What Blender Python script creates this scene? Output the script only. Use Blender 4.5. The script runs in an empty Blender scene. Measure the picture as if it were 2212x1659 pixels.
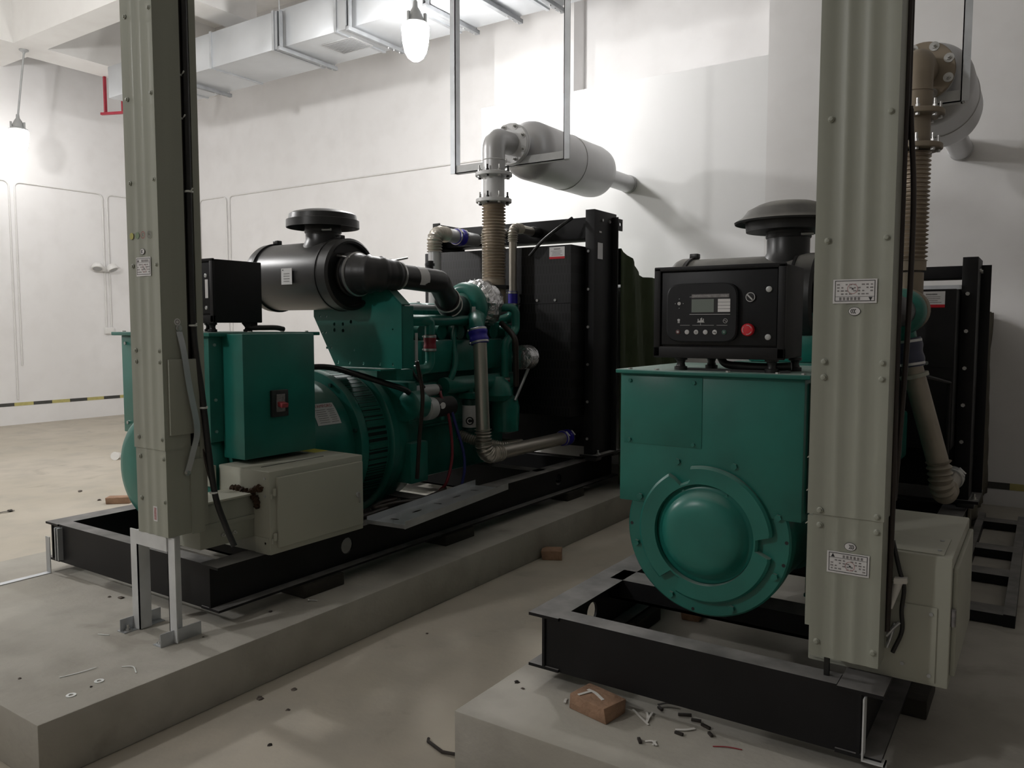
import bpy, bmesh, math, random
from mathutils import Vector, Matrix
random.seed(7)
PI = math.pi
SC = bpy.context.scene
COL = SC.collection

# ------------------------------------------------------------------ camera, world, exposure
cam_d = bpy.data.cameras.new('camera')
cam_d.sensor_width = 36.0
cam_d.lens = 27.879
cam_d.clip_start = 0.05
cam_d.clip_end = 100
cam = bpy.data.objects.new('camera', cam_d)
COL.objects.link(cam)
AX = Vector((0.8297, 0.0414, -0.5567)).normalized()          # world X seen in camera axes (right, down, forward)
AY = Vector((0.5581, -0.0602, 0.8276)); AY = (AY - AX * AX.dot(AY)).normalized()
AZ = AX.cross(AY)
if AZ.y > 0: AZ = -AZ
Rw = Matrix((AX, AY, AZ))                                    # rows: world axes in camera axes
right, down, fwd = Rw.col[0], Rw.col[1], Rw.col[2]
m3 = Matrix((right, -down, -fwd)).transposed()
cam.matrix_world = Matrix.Translation((0, 0, 1.5)) @ m3.to_4x4()
SC.camera = cam

w = bpy.data.worlds.new('world'); SC.world = w
w.use_nodes = True
w.node_tree.nodes['Background'].inputs[0].default_value = (0.75, 0.85, 1, 1)
w.node_tree.nodes['Background'].inputs[1].default_value = 0.02

SC.view_settings.view_transform = 'Standard'
SC.view_settings.look = 'None'
SC.view_settings.gamma = 1.0
SC.view_settings.use_curve_mapping = False
SC.view_settings.exposure = 0.53
LAMP_E = 400.0                                                # emission strength of the lamp globes

# ------------------------------------------------------------------ materials
def srgb(r, g, b):
    f = lambda c: (c / 255 / 12.92) if c / 255 <= .04045 else ((c / 255 + .055) / 1.055) ** 2.4
    return (f(r), f(g), f(b))

MATS = {}
def mat(name, col, rough=.5, metal=0.0, var=.12, scale=6, dust=0.0, bump=0.0, bscale=60, emit=None, spec=.5,
        dustcol=(.42, .40, .36), coat=0.0, stretch=None):
    if name in MATS: return MATS[name]
    m = bpy.data.materials.new(name); m.use_nodes = True
    nt = m.node_tree; N = nt.nodes; L = nt.links
    b = N['Principled BSDF']
    b.inputs['Metallic'].default_value = metal
    b.inputs['Specular IOR Level'].default_value = spec
    if coat: b.inputs['Coat Weight'].default_value = coat
    tc = N.new('ShaderNodeTexCoord')
    src = tc.outputs['Object']
    if stretch:
        mp = N.new('ShaderNodeMapping'); mp.inputs['Scale'].default_value = stretch
        L.new(src, mp.inputs[0]); src = mp.outputs[0]
    nz = N.new('ShaderNodeTexNoise'); nz.inputs['Scale'].default_value = scale
    nz.inputs['Detail'].default_value = 6
    L.new(src, nz.inputs['Vector'])
    rp = N.new('ShaderNodeValToRGB')
    rp.color_ramp.elements[0].position = .3; rp.color_ramp.elements[1].position = .7
    lo = [max(0, c * (1 - var)) for c in col]; hi = [min(1, c * (1 + var)) for c in col]
    rp.color_ramp.elements[0].color = (*lo, 1); rp.color_ramp.elements[1].color = (*hi, 1)
    L.new(nz.outputs['Fac'], rp.inputs[0])
    out = rp.outputs[0]
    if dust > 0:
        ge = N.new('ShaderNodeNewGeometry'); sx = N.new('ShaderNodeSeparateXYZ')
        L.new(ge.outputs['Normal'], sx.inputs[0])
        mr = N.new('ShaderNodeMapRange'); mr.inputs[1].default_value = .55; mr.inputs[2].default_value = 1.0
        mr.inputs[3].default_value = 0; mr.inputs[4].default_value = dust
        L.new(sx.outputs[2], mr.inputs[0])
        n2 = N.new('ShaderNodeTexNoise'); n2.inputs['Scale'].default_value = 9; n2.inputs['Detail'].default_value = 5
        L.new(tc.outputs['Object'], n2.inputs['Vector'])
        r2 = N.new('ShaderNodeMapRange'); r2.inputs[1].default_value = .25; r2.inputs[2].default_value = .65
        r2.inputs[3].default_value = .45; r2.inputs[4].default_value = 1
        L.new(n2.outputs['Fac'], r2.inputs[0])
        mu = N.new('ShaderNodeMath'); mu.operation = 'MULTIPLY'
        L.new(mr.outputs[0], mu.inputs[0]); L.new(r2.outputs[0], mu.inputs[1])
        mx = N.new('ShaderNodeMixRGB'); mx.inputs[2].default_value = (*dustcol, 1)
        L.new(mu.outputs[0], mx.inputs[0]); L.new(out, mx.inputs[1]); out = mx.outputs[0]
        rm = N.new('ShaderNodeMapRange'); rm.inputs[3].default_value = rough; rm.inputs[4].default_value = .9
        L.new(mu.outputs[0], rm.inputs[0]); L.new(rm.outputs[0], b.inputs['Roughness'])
    else:
        rr = N.new('ShaderNodeMapRange'); rr.inputs[3].default_value = max(.02, rough - .08); rr.inputs[4].default_value = min(1, rough + .08)
        L.new(nz.outputs['Fac'], rr.inputs[0]); L.new(rr.outputs[0], b.inputs['Roughness'])
    L.new(out, b.inputs['Base Color'])
    if bump > 0:
        n3 = N.new('ShaderNodeTexNoise'); n3.inputs['Scale'].default_value = bscale; n3.inputs['Detail'].default_value = 4
        L.new(src, n3.inputs['Vector'])
        bp = N.new('ShaderNodeBump'); bp.inputs['Strength'].default_value = bump; bp.inputs['Distance'].default_value = .01
        L.new(n3.outputs['Fac'], bp.inputs['Height']); L.new(bp.outputs[0], b.inputs['Normal'])
    if emit:
        b.inputs['Emission Color'].default_value = (*emit[0], 1); b.inputs['Emission Strength'].default_value = emit[1]
    MATS[name] = m
    return m

def surface(name, c1, c2, c3, s1=.6, s2=5, rough=.85, bump=.15, bscale=40, spots=0.0, spotcol=(.08, .06, .05)):
    """plaster / concrete: two scales of mottling plus optional dark stains"""
    m = bpy.data.materials.new(name); m.use_nodes = True
    nt = m.node_tree; N = nt.nodes; L = nt.links; b = N['Principled BSDF']
    b.inputs['Roughness'].default_value = rough; b.inputs['Specular IOR Level'].default_value = .3
    tc = N.new('ShaderNodeTexCoord')
    def noise(s, d=6, dist=0):
        n = N.new('ShaderNodeTexNoise'); n.inputs['Scale'].default_value = s; n.inputs['Detail'].default_value = d
        n.inputs['Distortion'].default_value = dist
        L.new(tc.outputs['Object'], n.inputs['Vector']); return n.outputs['Fac']
    def ramp(f, a, c):
        r = N.new('ShaderNodeMapRange'); r.inputs[1].default_value = a; r.inputs[2].default_value = c
        L.new(f, r.inputs[0]); return r.outputs[0]
    def mix(f, a, c):
        x = N.new('ShaderNodeMixRGB'); L.new(f, x.inputs[0])
        for i, v in ((1, a), (2, c)):
            if isinstance(v, tuple): x.inputs[i].default_value = (*v, 1)
            else: L.new(v, x.inputs[i])
        return x.outputs[0]
    o = mix(ramp(noise(s1, 4, .4), .38, .62), c1, c2)
    f2 = N.new('ShaderNodeMath'); f2.operation = 'MULTIPLY'; f2.inputs[1].default_value = .6
    L.new(ramp(noise(s2, 8), .45, .75), f2.inputs[0])
    o = mix(f2.outputs[0], o, c3)
    if spots:
        f3 = N.new('ShaderNodeMath'); f3.operation = 'MULTIPLY'; f3.inputs[1].default_value = spots
        L.new(ramp(noise(2.6, 9, .8), .64, .78), f3.inputs[0])
        o = mix(f3.outputs[0], o, spotcol)
    L.new(o, b.inputs['Base Color'])
    bp = N.new('ShaderNodeBump'); bp.inputs['Strength'].default_value = bump; bp.inputs['Distance'].default_value = .01
    L.new(noise(bscale, 8), bp.inputs['Height']); L.new(bp.outputs[0], b.inputs['Normal'])
    MATS[name] = m
    return m

M_wall = surface('white_plaster', (.79, .778, .77), (.83, .82, .815), (.75, .735, .725), .5, 3.5, .9, .05)
M_wall2 = surface('infill_wall_white', (.86, .86, .855), (.88, .88, .88), (.84, .84, .835), .5, 3.5, .85, .04)  # lighter, more neutral white than the other walls
M_ceil = surface('ceiling_plaster', (.80, .79, .77), (.84, .83, .81), (.76, .74, .72), .5, 3, .9, .05)
M_floor = surface('cement_floor', (.43, .39, .32), (.50, .455, .385), (.36, .335, .29), .6, 3.6, .75, .15, 30, .5, (.20, .175, .14))
M_pad = surface('concrete_plinth', (.37, .35, .305), (.44, .42, .375), (.30, .285, .25), 1.1, 5.5, .85, .25, 45, .55, (.17, .15, .12))
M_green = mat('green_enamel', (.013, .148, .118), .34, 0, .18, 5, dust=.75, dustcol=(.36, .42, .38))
M_green2 = mat('green_engine_paint', (.013, .155, .122), .30, 0, .2, 8, dust=.35, dustcol=(.3, .36, .32))
M_gdark = mat('dark_green_mesh', (.006, .05, .04), .5, 0, .2, 8)
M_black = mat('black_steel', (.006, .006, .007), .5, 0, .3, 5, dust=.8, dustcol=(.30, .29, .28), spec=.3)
M_blackb = mat('black_sheet', (.007, .007, .008), .55, 0, .3, 5, dust=.3, dustcol=(.3, .28, .26), spec=.3)
M_plas = mat('black_plastic', (.017, .0175, .018), .36, 0, .3, 4, dust=.3, dustcol=(.25, .24, .22))
M_dplas = mat('dusty_black_plastic', (.018, .0185, .019), .4, 0, .2, 4, dust=.95, dustcol=(.33, .32, .29))
M_rub = mat('black_rubber', (.014, .014, .015), .42, 0, .25, 7, dust=.2, dustcol=(.16, .15, .14))
M_cable = mat('black_cable', (.010, .010, .010), .45, 0, .2, 20)
M_cabb = mat('brown_black_cable', (.022, .014, .011), .45, 0, .2, 20)
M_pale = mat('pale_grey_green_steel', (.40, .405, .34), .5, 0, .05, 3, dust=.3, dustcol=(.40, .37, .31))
M_post = mat('grey_green_steel', (.30, .31, .26), .42, .0, .07, 1.5, dust=.2, stretch=(6, 6, .4))
M_zinc = mat('galvanised_steel', (.52, .54, .56), .42, .7, .12, 7)
M_strut = mat('weathered_strut_channel', (.30, .31, .32), .5, .4, .15, 9)
M_ductm = mat('galvanised_duct', (.60, .62, .64), .40, .55, .07, 2.2)
M_whst = mat('white_primed_steel', (.62, .63, .63), .5, .0, .1, 9)
M_alu = mat('aluminium_paint', (.52, .52, .525), .40, .45, .08, 3)
M_aluw = mat('bright_aluminium_paint', (.62, .62, .62), .5, .2, .06, 5)
M_ss = mat('brushed_stainless', (.46, .43, .38), .36, .75, .05, 2)
M_bel = mat('tan_bellows_steel', (.40, .34, .27), .40, .6, .1, 12)
M_tanp = mat('tan_pipe', (.30, .25, .19), .55, .3, .12, 6)
M_bolt = mat('zinc_bolt', (.55, .55, .54), .32, .85, .1, 20)
M_bbolt = mat('black_bolt', (.02, .02, .02), .4, .3, .1, 20)
M_blue = mat('blue_silicone', (.030, .022, .34), .34, 0, .15, 9)
M_red = mat('red_silicone', (.23, .016, .028), .38, 0, .15, 9)
M_redp = mat('red_painted_steel', (.36, .03, .05), .45, 0, .15, 12)
M_estop = mat('red_plastic', (.55, .012, .025), .35, 0, .05, 12)
M_foil = mat('crinkled_foil', (.66, .66, .67), .24, .9, .2, 14, bump=1.0, bscale=26)
M_white = mat('white_sticker', (.66, .65, .65), .5, 0, .04, 9)
M_ink = mat('black_ink', (.012, .012, .014), .6, 0, .1, 30)
M_gink = mat('grey_ink', (.20, .19, .19), .6, 0, .3, 90)
M_rink = mat('red_ink', (.34, .05, .06), .6, 0, .2, 60)
M_pink = mat('faded_red_stamp', (.42, .24, .24), .6, 0, .3, 90)
M_yel = mat('yellow_sticker', (.55, .50, .08), .5, 0, .1, 20)
M_lcd = mat('grey_lcd', (.17, .20, .18), .25, 0, .03, 5)
M_btn = mat('pale_button', (.50, .50, .50), .4, 0, .05, 9)
M_face = mat('black_facia', (.007, .008, .010), .45, 0, .1, 9, spec=.3)
M_brick = mat('red_clay_brick', (.32, .195, .125), .9, 0, .25, 14, bump=.5, bscale=70)
M_wood = mat('dark_timber', (.028, .024, .018), .8, 0, .3, 8, bump=.3, stretch=(1, 6, 6))
M_tarp = mat('olive_canvas', (.042, .058, .024), .9, 0, .2, 4, bump=.25, bscale=200)
M_tarp2 = mat('tan_canvas', (.10, .09, .065), .9, 0, .2, 4, bump=.25, bscale=200)
M_strip = mat('white_plastic_strip', (.72, .70, .66), .5, 0, .05, 9)
M_tie = mat('clear_cable_tie', (.70, .72, .70), .35, 0, .05, 9)
M_foam = mat('brown_sealing_foam', (.045, .022, .010), .85, 0, .35, 25, bump=.8, bscale=60)
M_chip = mat('dark_debris', (.03, .024, .02), .8, 0, .3, 30)
M_crumb = mat('grey_brown_mortar', (.12, .10, .085), .9, 0, .3, 30)
M_wht = mat('white_plastic', (.75, .74, .72), .45, 0, .03, 9)
M_tyel = mat('yellow_tape', (.48, .43, .16), .6, 0, .1, 20)
M_tblk = mat('black_tape', (.055, .055, .05), .6, 0, .1, 20)
M_lamp = mat('lit_lamp_glass', (.9, .9, .9), .3, 0, 0, 5, emit=((1, .985, .975), LAMP_E))
M_lamp2 = mat('dimmer_lamp_glass', (.9, .9, .9), .3, 0, 0, 5, emit=((1, .985, .975), LAMP_E * .07))
M_fill_left = mat('fill_lamp_glass_left', (.9, .9, .9), .3, 0, 0, 5, emit=((1, .985, .975), LAMP_E * .68))  # globe of the added fill lamp at left
M_fill_rear = mat('fill_lamp_glass_rear', (.9, .9, .9), .3, 0, 0, 5, emit=((1, .985, .975), LAMP_E * .46))  # globe of the added fill lamp behind the viewer
M_lgrey = mat('grey_cast_housing', (.42, .43, .43), .45, .3, .08, 9)
M_grille = mat('pale_grille', (.40, .40, .40), .5, .3, .08, 9)

def mesh_guard_mat(name, base, slot, sx, sz):
    """black sheet with rows of punched vertical slots (pattern runs on object X and Z)"""
    m = bpy.data.materials.new(name); m.use_nodes = True
    nt = m.node_tree; N = nt.nodes; L = nt.links; b = N['Principled BSDF']
    b.inputs['Roughness'].default_value = .5; b.inputs['Specular IOR Level'].default_value = .3
    tc = N.new('ShaderNodeTexCoord'); mp = N.new('ShaderNodeMapping')
    mp.inputs['Rotation'].default_value = (PI / 2, 0, 0)
    L.new(tc.outputs['Object'], mp.inputs[0])
    br = N.new('ShaderNodeTexBrick'); br.inputs['Scale'].default_value = 1.0
    br.inputs['Brick Width'].default_value = sx; br.inputs['Row Height'].default_value = sz
    br.inputs['Mortar Size'].default_value = sx * .27; br.inputs['Mortar Smooth'].default_value = .1
    br.inputs['Color1'].default_value = (*slot, 1); br.inputs['Color2'].default_value = (*slot, 1)
    br.inputs['Mortar'].default_value = (*base, 1)
    L.new(mp.outputs[0], br.inputs['Vector'])
    L.new(br.outputs['Color'], b.inputs['Base Color'])
    MATS[name] = m
    return m
M_guard = mesh_guard_mat('slotted_black_guard', (.008, .008, .009), (.0015, .0015, .0015), .026, .07)
M_gvent = mesh_guard_mat('slotted_green_vent', (.014, .12, .09), (.002, .012, .010), .012, .035)

# ------------------------------------------------------------------ mesh building
class MB:
    def __init__(s): s.v = []; s.f = []; s.mi = []; s.mats = []; s.cur = 0; s.smooth = []
    def use(s, m):
        if m not in s.mats: s.mats.append(m)
        s.cur = s.mats.index(m); return s
    def add(s, vs, fs, smooth=True):
        o = len(s.v); s.v += [Vector(p) for p in vs]
        for f in fs:
            s.f.append(tuple(i + o for i in f)); s.mi.append(s.cur); s.smooth.append(smooth)
        return s
    def box(s, x0, x1, y0, y1, z0, z1):
        if x0 > x1: x0, x1 = x1, x0
        if y0 > y1: y0, y1 = y1, y0
        if z0 > z1: z0, z1 = z1, z0
        v = [(x, y, z) for z in (z0, z1) for y in (y0, y1) for x in (x0, x1)]
        return s.add(v, [(0, 2, 3, 1), (4, 5, 7, 6), (0, 1, 5, 4), (2, 6, 7, 3), (0, 4, 6, 2), (1, 3, 7, 5)], False)
    def obox(s, c, ux, uy, uz, hx, hy, hz):
        c, ux, uy, uz = Vector(c), Vector(ux).normalized(), Vector(uy).normalized(), Vector(uz).normalized()
        v = [c + ux * hx * a + uy * hy * b + uz * hz * d for d in (-1, 1) for b in (-1, 1) for a in (-1, 1)]
        return s.add(v, [(0, 2, 3, 1), (4, 5, 7, 6), (0, 1, 5, 4), (2, 6, 7, 3), (0, 4, 6, 2), (1, 3, 7, 5)], False)
    def sweep(s, pts, radii, n=14, caps=True):
        pts = [Vector(p) for p in pts]
        if not isinstance(radii, (list, tuple)): radii = [radii] * len(pts)
        T = []
        for i in range(len(pts)):
            a = pts[max(0, i - 1)]; b = pts[min(len(pts) - 1, i + 1)]
            d = b - a
            T.append(d.normalized() if d.length > 1e-9 else (T[-1] if T else Vector((0, 0, 1))))
        t = T[0]; u = t.orthogonal().normalized()
        vs = []
        for i, p in enumerate(pts):
            t2 = T[i]; u = (u - t2 * u.dot(t2))
            u = u.normalized() if u.length > 1e-6 else t2.orthogonal().normalized()
            w_ = t2.cross(u)
            for k in range(n):
                a = 2 * PI * k / n
                vs.append(p + (u * math.cos(a) + w_ * math.sin(a)) * radii[i])
        fs = []
        for i in range(len(pts) - 1):
            for k in range(n):
                a = i * n + k; b = i * n + (k + 1) % n
                fs.append((a, b, b + n, a + n))
        if caps:
            fs.append(tuple(range(n - 1, -1, -1)))
            o = (len(pts) - 1) * n
            fs.append(tuple(range(o, o + n)))
        return s.add(vs, fs)
    def cyl(s, a, b, r, n=20, r2=None):
        return s.sweep([a, b], [r, r if r2 is None else r2], n)
    def lathe(s, o, ax, prof, n=40):
        """prof: (distance along axis, radius) pairs; closed with caps"""
        o = Vector(o); ax = Vector(ax).normalized(); u = ax.orthogonal().normalized(); w_ = ax.cross(u)
        vs = []
        for d, r in prof:
            for k in range(n):
                a = 2 * PI * k / n
                vs.append(o + ax * d + (u * math.cos(a) + w_ * math.sin(a)) * max(r, 1e-5))
        fs = []
        for i in range(len(prof) - 1):
            for k in range(n):
                a = i * n + k; b = i * n + (k + 1) % n
                fs.append((a, b, b + n, a + n))
        fs.append(tuple(range(n - 1, -1, -1))); q = (len(prof) - 1) * n; fs.append(tuple(range(q, q + n)))
        return s.add(vs, fs)
    def prism(s, poly, o, ux, uy, th):
        """polygon in the (ux, uy) plane at o, extruded along ux x uy by th"""
        o, ux, uy = Vector(o), Vector(ux), Vector(uy); nz = ux.cross(uy).normalized()
        n = len(poly)
        vs = [o + ux * a + uy * b for a, b in poly] + [o + ux * a + uy * b + nz * th for a, b in poly]
        fs = [tuple(range(n - 1, -1, -1)), tuple(range(n, 2 * n))]
        fs += [(i, (i + 1) % n, (i + 1) % n + n, i + n) for i in range(n)]
        return s.add(vs, fs, False)
    def plate(s, outer, holes, o, ux, uy, th):
        """flat plate with round holes (cx, cy, rx, ry), extruded along ux x uy"""
        o, ux, uy = Vector(o), Vector(ux), Vector(uy); nz = ux.cross(uy).normalized()
        loops = [list(outer)]
        for cx, cy, rx, ry in holes:
            loops.append([(cx + rx * math.cos(2 * PI * k / 14), cy + ry * math.sin(2 * PI * k / 14)) for k in range(14)])
        b = bmesh.new(); edges = []
        for lp in loops:
            vv = [b.verts.new((p[0], p[1], 0)) for p in lp]
            for i in range(len(vv)): edges.append(b.edges.new((vv[i], vv[(i + 1) % len(vv)])))
        bmesh.ops.triangle_fill(b, use_beauty=True, use_dissolve=False, edges=edges)
        b.verts.index_update()
        P = [v.co.copy() for v in b.verts]; n = len(P)
        vs = [o + ux * p.x + uy * p.y for p in P] + [o + ux * p.x + uy * p.y + nz * th for p in P]
        fs = []
        for f in b.faces:
            ids = [v.index for v in f.verts]
            if f.normal.z < 0: ids = ids[::-1]
            fs.append(tuple(ids[::-1])); fs.append(tuple(i + n for i in ids))
        k = 0
        for lp in loops:
            m = len(lp)
            for i in range(m):
                a, c = k + i, k + (i + 1) % m
                fs.append((a, c, c + n, a + n))
            k += m
        b.free()
        return s.add(vs, fs, False)
    def bolt(s, p, d, r=.009, h=.008, washer=0, stud=0):
        p = Vector(p); d = Vector(d).normalized()
        if washer: s.sweep([p, p + d * .003], washer, 18)
        s.sweep([p, p + d * h], r, 6)
        if stud: s.sweep([p + d * h, p + d * (h + stud)], r * .55, 10)
        return s

def finish(me, smooth, angle=38):
    me.validate()
    for i, p in enumerate(me.polygons): p.use_smooth = True
    try: me.set_sharp_from_angle(angle=math.radians(angle))
    except Exception: pass

def build(name, mb, m=None, parent=None, bevel=0.0, seg=2, angle=38, label=None, kind=None):
    """parts: vertices are given in world space; the object keeps its thing's origin"""
    org = Vector((0, 0, 0))
    while parent is not None and parent.parent is not None and parent.parent.parent is not None: parent = parent.parent
    if parent is not None:
        p = parent
        while p.parent is not None: p = p.parent
        org = p.location.copy()
    else:
        xs = [v.x for v in mb.v]; ys = [v.y for v in mb.v]; zs = [v.z for v in mb.v]
        org = Vector(((min(xs) + max(xs)) / 2, (min(ys) + max(ys)) / 2, min(zs)))
    me = bpy.data.meshes.new(name)
    me.from_pydata([tuple(v - org) for v in mb.v], [], mb.f)
    mats = mb.mats if mb.mats else [m]
    for x in mats: me.materials.append(x)
    if mb.mats:
        for p, i in zip(me.polygons, mb.mi): p.material_index = i
    b = bmesh.new(); b.from_mesh(me)
    bmesh.ops.recalc_face_normals(b, faces=b.faces)
    if bevel > 0:
        ed = [e for e in b.edges if len(e.link_faces) == 2 and e.calc_face_angle(0) > math.radians(50)]
        bmesh.ops.bevel(b, geom=ed, offset=bevel, segments=seg, profile=.5, affect='EDGES', clamp_overlap=True)
    b.to_mesh(me); b.free()
    finish(me, True, angle)
    o = bpy.data.objects.new(name, me); COL.objects.link(o)
    if parent is not None: o.parent = parent
    else: o.location = org
    if label: o['label'] = label
    if kind: o['kind'] = kind
    return o

def tag(o, label, cat, group=None):
    o['label'] = label; o['category'] = cat
    if group: o['group'] = group
    return o
def thing(name, label, cat, loc, group=None):
    o = bpy.data.objects.new(name, None); o.empty_display_size = .1; COL.objects.link(o); o.location = loc
    return tag(o, label, cat, group)
def struct(name, mb, m, bevel=0, label=None):
    o = build(name, mb, m, None, bevel); o['kind'] = 'structure'
    if label: o['label'] = label
    return o
def dup(o, loc, label=None, rotz=None):
    r = o.copy(); COL.objects.link(r); r.location = loc
    if rotz is not None: r.rotation_euler = (0, 0, rotz)
    if label: r['label'] = label
    for ch in list(o.children):
        c = ch.copy(); COL.objects.link(c); c.parent = r
        for g in list(ch.children):
            d = g.copy(); COL.objects.link(d); d.parent = c
    return r

def fillet(pts, rad, seg=8):
    """round the corners of a polyline"""
    pts = [Vector(p) for p in pts]
    if not isinstance(rad, (list, tuple)): rad = [rad] * len(pts)
    out = [pts[0]]
    for i in range(1, len(pts) - 1):
        a, b, c = pts[i - 1], pts[i], pts[i + 1]
        d1 = (a - b).normalized(); d2 = (c - b).normalized()
        ang = d1.angle(d2)
        if ang > PI - .02: out.append(b); continue
        t = min(rad[i] / math.tan(ang / 2), (a - b).length * .49, (c - b).length * .49)
        r = t * math.tan(ang / 2)
        p1 = b + d1 * t; ctr = b + (d1 + d2).normalized() * (r / math.sin(ang / 2))
        v1 = p1 - ctr; v2 = b + d2 * t - ctr; tot = v1.angle(v2); axs = v1.cross(v2).normalized()
        for k in range(seg + 1):
            out.append(ctr + Matrix.Rotation(tot * k / seg, 3, axs) @ v1)
    out.append(pts[-1])
    return out
def smoothline(pts, n=8):
    """Catmull-Rom through the points"""
    P = [Vector(p) for p in pts]; P = [P[0] * 2 - P[1]] + P + [P[-1] * 2 - P[-2]]
    out = []
    for i in range(1, len(P) - 2):
        for k in range(n):
            t = k / n; a, b, c, d = P[i - 1:i + 3]
            out.append(.5 * ((2 * b) + (c - a) * t + (2 * a - 5 * b + 4 * c - d) * t * t + (3 * b - a - 3 * c + d) * t ** 3))
    out.append(P[-2]); return out
def ribbed(pts, r, amp, pitch, n=20):
    """resample a path and give it corrugations"""
    pts = [Vector(p) for p in pts]; out = []; rad = []
    step = pitch / 6
    acc = 0
    for i in range(len(pts) - 1):
        a, b = pts[i], pts[i + 1]; L = (b - a).length
        k = max(1, int(L / step))
        for j in range(k):
            out.append(a.lerp(b, j / k)); rad.append(r + amp * (.5 + .5 * math.cos(2 * PI * (acc + L * j / k) / pitch)))
        acc += L
    out.append(pts[-1]); rad.append(r)
    return out, rad

_txt = {}
def text_mesh(s, size):
    if (s, size) in _txt: return _txt[(s, size)]
    cu = bpy.data.curves.new('lettering', 'FONT'); cu.body = s; cu.size = size; cu.align_x = 'CENTER'; cu.align_y = 'CENTER'
    cu.resolution_u = 2
    ob = bpy.data.objects.new('lettering', cu); COL.objects.link(ob)
    dg = bpy.context.evaluated_depsgraph_get(); ev = ob.evaluated_get(dg); me = ev.to_mesh()
    r = ([v.co.copy() for v in me.vertices], [tuple(p.vertices) for p in me.polygons])
    ev.to_mesh_clear(); bpy.data.objects.remove(ob); bpy.data.curves.remove(cu)
    _txt[(s, size)] = r; return r
class Frame:
    """a small 2-D drawing frame on a surface: ux to the right, uy up, nz out of the surface"""
    def __init__(s, o, ux, uy): s.o = Vector(o); s.ux = Vector(ux).normalized(); s.uy = Vector(uy).normalized(); s.nz = s.ux.cross(s.uy).normalized()
    def p(s, a, b, h=0): return s.o + s.ux * a + s.uy * b + s.nz * h
    def rect(s, mb, a, b, wd, ht, h=.0006, t=.0005):
        mb.obox(s.p(a, b, h), s.ux, s.uy, s.nz, wd / 2, ht / 2, t / 2)
    def frame(s, mb, a, b, wd, ht, lw, h=.0009):
        s.rect(mb, a, b + ht / 2, wd + lw, lw, h); s.rect(mb, a, b - ht / 2, wd + lw, lw, h)
        s.rect(mb, a - wd / 2, b, lw, ht, h); s.rect(mb, a + wd / 2, b, lw, ht, h)
    def text(s, mb, t, a, b, size, h=.0013, sx=1, sy=1):
        vs, fs = text_mesh(t, size); mb.add([s.p(a + v.x * sx, b + v.y * sy, h) for v in vs], fs, False)
    def disc(s, mb, a, b, rx, ry=None, h=.0006, n=24, t=.0006):
        ry = ry or rx
        mb.prism([(rx * math.cos(2 * PI * k / n), ry * math.sin(2 * PI * k / n)) for k in range(n)], s.p(a, b, h), s.ux, s.uy, t)
    def arc(s, mb, a, b, r, lw, a0, a1, h=.0011, n=14, ry=1.0):
        vs = []; fs = []
        for k in range(n + 1):
            t = math.radians(a0 + (a1 - a0) * k / n)
            for rr in (r - lw / 2, r + lw / 2): vs.append(s.p(a + rr * math.cos(t), b + rr * math.sin(t) * ry, h))
        for k in range(n): fs.append((2 * k, 2 * k + 1, 2 * k + 3, 2 * k + 2))
        mb.add(vs, fs, False)
X, Y, Z = Vector((1, 0, 0)), Vector((0, 1, 0)), Vector((0, 0, 1))

# ------------------------------------------------------------------ the room
struct('floor', MB().box(-13.1, 10, -12, 8.7, -.12, 0), M_floor, label='dusty tan cement floor of the plant room')
struct('wall_left', MB().box(-13.1, -12.9, -12, 8.7, 0, 6.4), M_wall, label='white plastered end wall behind the far lamp')
struct('wall_back', MB().box(-12.9, -2.04, 8.45, 8.65, 0, 6.4), M_wall, label='white plastered wall behind the air duct')
struct('wall_back_infill', MB().box(-5.03, -2.04, 6.9, 8.45, 0, 3.78), M_wall2, label='brighter white infill wall that the left exhaust pipe enters')
struct('wall_back_right', MB().box(-2.04, 10, 6.9, 8.65, 0, 6.4), M_wall, label='white wall behind the right generator')
struct('wall_right', MB().box(10, 10.2, -12, 8.65, 0, 6.4), M_wall, label='white wall at the right of the room')
struct('wall_front', MB().box(-13.1, 10.2, -12.2, -12, 0, 6.4), M_wall, label='white wall behind the viewer')
struct('ceiling', MB().box(-13.1, 10.2, -12.2, 8.7, 6.4, 6.55), M_ceil, label='white plastered ceiling')
mb = MB().box(-5.78, -4.66, 8.2, 8.45, 0, 6.4); struct('wall_pilaster', mb, M_wall, label='plastered pilaster on the back wall')
for nm, b in (('ceiling_beam_1', (-12.9, -5.8, 5.37, 5.75, 5.3, 6.4)), ('ceiling_beam_2', (-12.16, -11.72, -12, 5.37, 5.3, 6.4)),
              ('ceiling_beam_3', (-12.16, -11.6, 5.75, 8.45, 5.3, 6.4)), ('ceiling_beam_4', (-8.84, -8.42, 5.75, 6.75, 5.3, 6.4)),
              ('ceiling_beam_5', (-12.9, 10, -.2, .2, 5.3, 6.4))):
    struct(nm, MB().box(*b), M_ceil)
# black and yellow hazard tape along the foot of the walls
def tape(nm, p0, d, n, seg, nrm, z0, z1):
    mb = MB(); p0 = Vector(p0); d = Vector(d); nrm = Vector(nrm)
    for k in range(n):
        mb.use(M_tblk if k % 2 else M_tyel)
        c = p0 + d * (seg * (k + .5)) + nrm * .002 + Z * ((z0 + z1) / 2)
        mb.obox(c, d, nrm, Z, seg / 2, .0015, (z1 - z0) / 2)
    o = build(nm, mb); o['kind'] = 'structure'; o['label'] = 'black and yellow hazard tape low on the wall'
tape('trim_1', (-12.9, 2.4, 0), (0, 1, 0), 22, .275, (1, 0, 0), .285, .335)
tape('trim_2', (-.6, 6.9, 0), (1, 0, 0), 8, .21, (0, -1, 0), .285, .335)
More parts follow.
